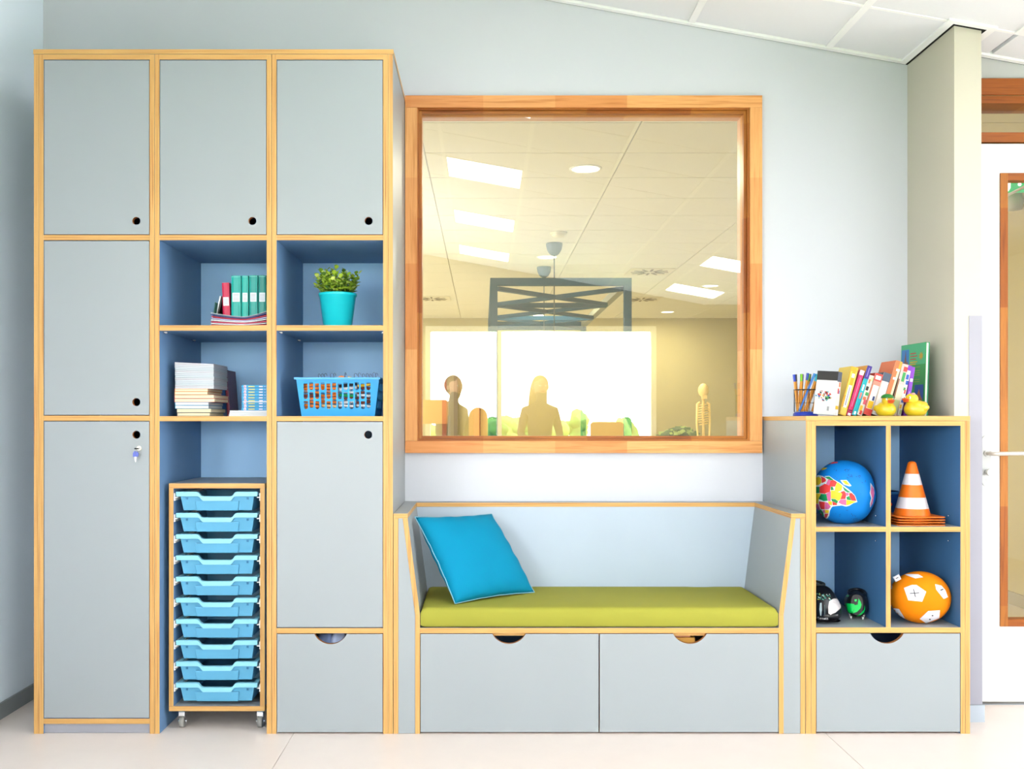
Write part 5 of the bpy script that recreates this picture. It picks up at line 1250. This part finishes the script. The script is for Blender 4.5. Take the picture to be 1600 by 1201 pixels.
# pen cup
pcx, pcr = PX(1258.6), 17.3*st_; hcup = (649.5-608.5)*st_
T = thing('pen_cup', 'small black wire pen cup with a blue base on the low cabinet', 'pen cup', (pcx, yt, zT))
obj('base', MB().lathe([(0, 0), (pcr*1.08, 0), (pcr*1.08, .008), (pcr*.95, .016), (0, .017)], (pcx, yt, zT), C('cup_base_blue', 24, 60, 190), 28), T)
r_ = MB()
for z in (hcup, hcup*.5, .019): r_.tube([(pcx+pcr*math.cos(a), yt+pcr*math.sin(a), zT+z) for a in [2*PI*k/28 for k in range(28)]], .0022 if z == hcup else .0006, BLACK, 6, close=True)
obj('rim', r_, T)
wm = MB()
for k in range(16):
    a = 2*PI*k/16; wm.cyl((pcx+pcr*math.cos(a), yt+pcr*math.sin(a), zT+.016), (pcx+pcr*math.cos(a), yt+pcr*math.sin(a), zT+hcup), .0005 if k % 4 else .0013, seg=5, m=BLACK)
obj('wire_mesh', wm, T)
pens = [((1239.8, 585), (1246, 643), (0, 70, 214), 'blue'), ((1244.5, 584.5), (1248, 643), (36, 36, 40), 'black'), ((1249.3, 584.5), (1250, 643), (130, 206, 20), 'lime'), ((1252.5, 584), (1246, 643), (190, 60, 210), 'magenta'), ((1255.5, 584.5), (1252, 643), (150, 120, 230), 'violet'), ((1259, 583), (1253, 643), (0, 72, 180), 'navy'), ((1264, 585), (1250, 643), (124, 200, 30), 'green'), ((1269.5, 584), (1246, 643), (0, 140, 226), 'azure'), ((1274, 585), (1256, 643), (0, 200, 224), 'turquoise'), ((1279.5, 586), (1260, 643), (0, 190, 240), 'cyan'), ((1267, 584), (1262, 643), (30, 30, 60), 'dark'), ((1282, 586), (1268, 643), (240, 170, 30), 'orange')]
PO = C('pen_orange', 244, 160, 36, .4)
for i, (tp_, bt_, c_, nm) in enumerate(pens):
    dy = .013*math.sin(i*2.1); p1 = Vector((PX(tp_[0]), yt+dy*1.6-.006, Z(tp_[1], yt))); p0 = Vector((PX(bt_[0]), yt+dy*.7, zT+.018)); bodym = C('pen_azure_body', 60, 130, 220) if nm == 'azure' else PO
    if nm == 'azure': p1.y = yt-.026; p0.y = yt-.022
    d = (p1-p0); L = d.length; d.normalize(); cap0 = p1-d*.028
    t = thing('fineliner_pen', '%s-capped %s fineliner pen standing in the pen cup' % (nm, 'blue' if nm == 'azure' else 'orange'), 'pen', p0, group='fineliner pens in the cup')
    obj('barrel', MB().cyl(p0, cap0, .0041, .0041, 6, bodym, smooth=False), t)
    obj('cap', MB().cyl(cap0, p1, .0046, .0054, 6, C('cap_'+nm, *c_, .35), smooth=False), t)
# leaning books : (name, bottom-left px, bottom-right px, lean deg, height px, depth, colours, prints, label)
YB1 = C('bk_yellow', 246, 186, 30); YB2 = C('bk_yellow_pale', 250, 220, 90); PKB = C('bk_pink', 232, 30, 110); ORB = C('bk_orange', 250, 176, 60); CYB = C('bk_cyan', 0, 190, 204); PUR = C('bk_purple', 66, 40, 150); COM = C('bk_comic', 238, 228, 214); RDB = C('bk_red', 226, 70, 60); WHB = C('bk_white', 246, 244, 242); GRYB = C('bk_darkgrey', 84, 98, 120); SAL = C('bk_salmon', 244, 128, 76); CRM = C('bk_cream', 252, 232, 190); PKG = C('bk_palepink', 240, 206, 200); GRE = C('bk_green', 60, 170, 90); VIO = C('bk_violet', 142, 60, 200); BLU = C('bk_blue', 40, 90, 200); YW2 = C('bk_duckyellow', 250, 196, 30); LGR = C('bk_palegreen', 206, 220, 160)
def lean(px0, px1, deg, hpx, dep, cov, prints, label, cover2=None, dy=0, pages=PAGE):
    y = .098+dy; s_l = (D0+y)/F; a = math.radians(deg); wpx = (px1-px0)
    th = wpx*s_l*math.cos(a)-.0004; h = hpx*s_l/math.cos(a)
    xl = (px0-CX)*s_l
    # rotated about the lower right corner so that it touches the board
    loc = Vector(((px1-CX)*s_l-th/2*math.cos(a), y, zT+th/2*math.sin(a)))
    return book('book', label, 'book', loc, th, h, dep, cov, rot=(0, a, 0), prints=prints, cover2=cover2, pages=pages, group='leaning books on the low cabinet')
lean(1309.5, 1321.5, 15, 75, .13, YB1, [(.1, .9, .02, .16, YB2), (.30, .74, .16, .62, WHT), (.40, .60, .2, .58, TXT), (.35, .72, .78, .86, WHT), (.1, .3, .4, .9, YB2), (.75, .95, .2, .9, YB2)], 'yellow checked book with a white title strip, second from the pen cup', YB2)
lean(1322, 1329.6, 17, 70, .12, PKB, [(.05, .95, .90, 1, WHT), (.45, .6, .2, .84, C('bk_pinkprint', 250, 150, 190)), (.1, .9, .10, .12, BLACK), (.1, .9, .06, .075, BLACK), (.2, .8, 0, .05, WHT)], 'thin pink book right of the yellow one', C('bk_pink2', 236, 90, 130))
lean(1330, 1337.8, 18, 77, .14, CYB, [(.0, 1, .74, 1, PUR), (.4, .6, .78, .96, C('bk_lilac', 160, 140, 220)), (.3, .7, .34, .46, C('bk_coral', 240, 130, 120)), (.35, .65, .5, .62, WHT), (.3, .7, .02, .08, WHT)], 'tall cyan and purple spined book with an orange cover', ORB)
lean(1338.2, 1346.6, 17.5, 62, .12, COM, [(.1, .6, .62, .72, BLACK), (.3, .9, .5, .58, GRE), (.1, .7, .38, .46, SAL), (.4, .95, .28, .4, C('bk_rose', 230, 90, 110)), (.1, .6, .1, .24, YW2), (.3, .8, .02, .12, RDB), (.5, .9, .86, .96, LGR), (.2, .5, .8, .9, SAL)], 'colourful comic spine just left of the red and white one', C('bk_comic2', 232, 150, 120))
lean(1347.3, 1360, 17, 64, .12, WHB, [(0, 1, 0, .15, RDB), (.0, 1, .82, 1, RDB), (.15, .85, .86, .95, WHT), (.2, .85, .16, .34, YW2), (.55, .8, .36, .46, C('bk_navy', 40, 60, 130)), (0, .12, .15, .82, SAL), (0, 1, .72, .82, C('bk_rose2', 240, 150, 130))], 'thick red and white comic spine with a yellow patch', C('bk_red2', 214, 60, 60))
lean(1360.3, 1373, 17, 65, .12, WHB, [(0, 1, .80, 1, GRYB), (.5, .7, .05, .10, TXT), (0, .1, 0, .8, C('bk_peach', 250, 220, 200))], 'thick white comic spine with a dark grey top band', GRYB)
lean(1373.5, 1384.5, 17, 84, .14, CRM, [(0, .62, 0, 1, SAL), (.4, .9, .82, .86, WHT), (.3, .8, .66, .70, WHT), (.62, 1, .86, 1, ORB)], 'tall orange book with a fading orange cover, behind the duck with the green hat', SAL)
lean(1388, 1400.5, 15, 79, .13, PKG, [(.3, .8, .86, .95, RDB), (.35, .75, .66, .84, GRE), (.1, .9, .3, .6, C('bk_paleyellow', 250, 240, 210)), (.1, .9, .05, .3, LGR), (0, .15, 0, .7, C('bk_brown', 150, 100, 60))], 'pale pink and green book right of the tall orange one', C('bk_brown2', 120, 90, 70))
lean(1401.4, 1407.6, 12.5, 78, .12, WHB, [(.1, .8, .72, .82, BLU), (.3, .95, .62, .7, BLU), (.1, .6, .5, .56, GRE), (.4, .8, .44, .52, RDB), (.2, .9, .26, .34, BLU), (.1, .6, .14, .22, YW2), (.4, .9, .03, .12, LGR), (0, 1, .9, 1, VIO)], 'thin white and blue comic next to the violet book', C('bk_cd', 60, 90, 120))
lean(1411.6, 1418, 9, 76, .12, VIO, [(.35, .6, .1, .5, C('bk_lav', 200, 160, 240)), (.2, .8, .7, .76, WHT)], 'narrow violet book next to the big green one', VIO)
# first book by the pen cup, turned so that its white cover shows
fb_y = .11; sf = (D0+fb_y)/F
h1 = (649-582)*sf; T = thing('comic_book', 'thick white comic with a black top band, cover turned forward, by the pen cup', 'book', ((1303-CX)*(D0+.03)/F, .03, zT+.003)); T.rotation_mode = 'ZYX'; T.rotation_euler = (0, math.radians(6), -.75)
W1 = .082; T1 = .034
cv = MB().box(-W1, 0, 0, .0012, 0, h1, WHB).box(-W1, 0, T1-.0012, T1, 0, h1, WHB)
obj('page_block', MB().box(-W1+.002, -.0013, .0013, T1-.0013, .002, h1-.002, PAGEW), T, local=True)
cv.box(-.0012, 0, .0012, T1-.0012, 0, h1, WHB); obj('cover', cv, T, local=True)
DG = C('bk_black', 50, 46, 44)
pr = MB().box(-W1, .0004, -.0006, 0, h1*.79, h1, DG).box(.0001, .0006, 0, T1, h1*.77, h1, GRYB)
rn = random.Random(2)
for k in range(46):
    a = rn.uniform(0, 6.28); q = rn.random()**.5; x = -.046+.032*q*math.cos(a); z = h1*.43+.020*q*math.sin(a); w_ = rn.uniform(.0025, .0065); c_ = rn.choice([RDB, RDB, YW2, BLU, CYB, SAL, GRE, BLACK]); an = rn.random()*3
    if q > .8: w_ *= .6
    pr.plate([(x+w_*math.cos(an+t), z+w_*.8*math.sin(an+t)) for t in (0, 1.3, 2.9, 4.4)], [], -.0006-.00003*k, 0, c_, c_)
pr.box(-.030, -.022, -.0006, 0, h1*.09, h1*.19, C('bk_grid', 170, 170, 172))
pr.box(.0001, .0006, T1*.2, T1*.9, h1*.14, h1*.22, YW2).box(.0001, .0006, T1*.3, T1*.6, h1*.5, h1*.62, RDB).box(.0001, .0006, T1*.6, T1*.8, h1*.5, h1*.58, BLU).box(.0001, .0006, T1*.5, T1*.85, h1*.66, h1*.76, SAL)
obj('cover_print', pr, T, local=True)
# big green picture book leaning in the corner
yq = .25; sg_ = (D0+yq)/F; gx0_, gx1_ = (1412-CX)*sg_, (1443.5-CX)*sg_; hg = EYE+(CY-534)*sg_-zT
T = thing('picture_book', 'tall green picture book standing in the corner by the pillar', 'book', (gx1_, yq, zT)); T.rotation_mode = 'ZYX'; T.rotation_euler = (0, .03, -1.525)
GB = C('book_green_a', 20, 176, 66, .35); GB2 = C('book_green_b', 70, 206, 140, .35); GE = C('book_green_edge', 0, 190, 124); Wg = .21; KQ = .21/.118
obj('cover', MB().box(-Wg, 0, 0, .0022, 0, hg, GB).box(-Wg, 0, .0128, .015, 0, hg, GE).box(-Wg, -Wg+.0022, .0022, .0128, 0, hg, GE), T, local=True)
obj('page_block', MB().box(-Wg+.003, -.004, .0023, .0127, .002, hg-.003, PAGEW), T, local=True)
p = MB(); yy0, yy1 = -.0005, 0
p.box(-.209, -.001, yy0, yy1, hg*.71, hg*.995, GB2)
PN = [0]
def pan(x0, x1, z0, z1, m): PN[0] += 1; p.box(x0*KQ, x1*KQ, yy0-.0004-.00002*PN[0], yy0, z0*hg, z1*hg, m)
SKY = C('print_sky', 70, 150, 230); TWR = C('print_tower', 150, 110, 90)
pan(-.114, -.078, .71, .93, SKY); p.plate([(KQ*a_, b_) for a_, b_ in [(-.102, hg*.71), (-.088, hg*.71), (-.092, hg*.83), (-.094, hg*.91), (-.096, hg*.83)]], [], yy0-.0014, yy0-.0004, TWR, TWR); p.plate([(KQ*a_, b_) for a_, b_ in [(-.112, hg*.71), (-.08, hg*.71), (-.084, hg*.76), (-.106, hg*.75)]], [], yy0-.0014, yy0-.0004, C('print_dune', 170, 120, 100), C('print_dune', 170, 120, 100))
for k, z in enumerate([.86, .82, .78, .74, .71]): pan(-.072, -.044+.006*(k % 2), z, z+.014, RDB if k in (0, 1, 2) else YW2)
SUN = C('print_sun', 220, 180, 50); p.plate([(KQ*(-.020+(.012 if k % 2 else .006)*math.cos(k*PI/8)), hg*.82+(.018 if k % 2 else .009)*math.sin(k*PI/8)) for k in range(16)], [], yy0-.0008, yy0, SUN, SUN)
for k, z in enumerate([.67, .62, .59, .56, .50, .47]): pan(-.060-.01*(k % 2), -.024, z, z+.007, C('print_lime', 170, 200, 60))
pan(-.046, -.006, .22, .43, C('print_blue', 30, 90, 200)); p.plate([(KQ*a_, b_) for a_, b_ in [(-.044, hg*.22), (-.008, hg*.22), (-.018, hg*.28), (-.024, hg*.37), (-.032, hg*.30)]], [], yy0-.0014, yy0-.0004, C('print_rock', 200, 120, 50), MATS['print_rock'])
pan(-.118, -.062, .10, .18, C('print_lightblue', 120, 170, 220)); pan(-.085, -.070, .18, .50, C('print_gloss', 90, 180, 150))
obj('cover_print', p, T, local=True)
# ducks
DY = mat('duck_yellow', (252, 214, 20), .35, spec=.5, coat=.3); DO = mat('duck_orange', (240, 92, 20), .4); DG_ = mat('hat_green', (30, 140, 50), .45)
def duck(x, y, rz, label, hat, sc=1.0):
    t = thing('rubber_duck', label, 'toy', (x, y, zT), rz, 'rubber ducks on the low cabinet'); k = sc
    def f(a, b, c):  # body: facing -Y, tail up at +Y
        z = c; y_ = b
        if c < -.75: z = -.75
        lift = max(0, b-.45)**1.5*1.1
        wid = 1-.22*max(0, b)
        return (a*wid, y_*1.0, z+lift)
    m = MB().ell((0, .003*k, .026*k), (.040*k, .046*k, .0345*k), DY, 32, 22, fn=f)
    obj('body', m, t, local=True)
    hdz = .063*k; hy = -.017*k
    obj('head', MB().ell((0, hy, hdz), (.0235*k, .0245*k, .0235*k), DY, 26, 18).lathe([(.024*k, .044*k), (.0185*k, .052*k), (.019*k, .058*k)], (0, hy*.9, 0), DY, 24), t, local=True)
    bk_ = MB(); bk_.ell((0, hy-.027*k, hdz-.001*k), (.0150*k, .0135*k, .0052*k), DO, 20, 12, fn=lambda a, b, c: (a, b, c-.5*b*b+.6*abs(b)*(b < 0))).ell((0, hy-.025*k, hdz-.0075*k), (.0125*k, .011*k, .0045*k), DO, 20, 12)
    obj('beak', bk_, t, local=True)
    ey = MB()
    for sg in (-1, 1): ey.ell((sg*.0135*k, hy-.0185*k, hdz+.0065*k), (.0040*k, .0030*k, .0048*k), WHITE, 12, 8).ell((sg*.0140*k, hy-.0212*k, hdz+.0065*k), (.0020*k, .0014*k, .0026*k), BLACK, 10, 6)
    obj('eyes', ey, t, local=True)
    for sg in (-1, 1): obj('wing', MB().ell((sg*.034*k, .012*k, .032*k), (.008*k, .022*k, .013*k), DY, 16, 10), t, local=True)
    if hat: obj('hat', MB().ell((.0, hy+.004*k, hdz+.012*k), (.0245*k, .0255*k, .0165*k), DG_, 24, 14, fn=lambda a, b, c: (a, b, max(c, -.1))).ell((0, hy-.006*k, hdz+.0125*k), (.027*k, .028*k, .0032*k), DG_, 24, 8), t, local=True)
    else: obj('flower', MB().ell((.012*k, hy-.003, hdz+.020*k), (.009*k, .008*k, .005*k), C('flower_pink', 250, 190, 180), 14, 8), t, local=True)
    return t
yd_ = .020
duck((1389-CX)*(D0+yd_)/F, yd_+.03, .10, 'yellow rubber duck with a green hat facing the room', True, .92)
duck((1436-CX)*(D0+yd_)/F, yd_+.03, -PI/2+.25, 'yellow rubber duck looking left, in front of the green picture book', False, 1.0)
bpy.context.view_layer.update()
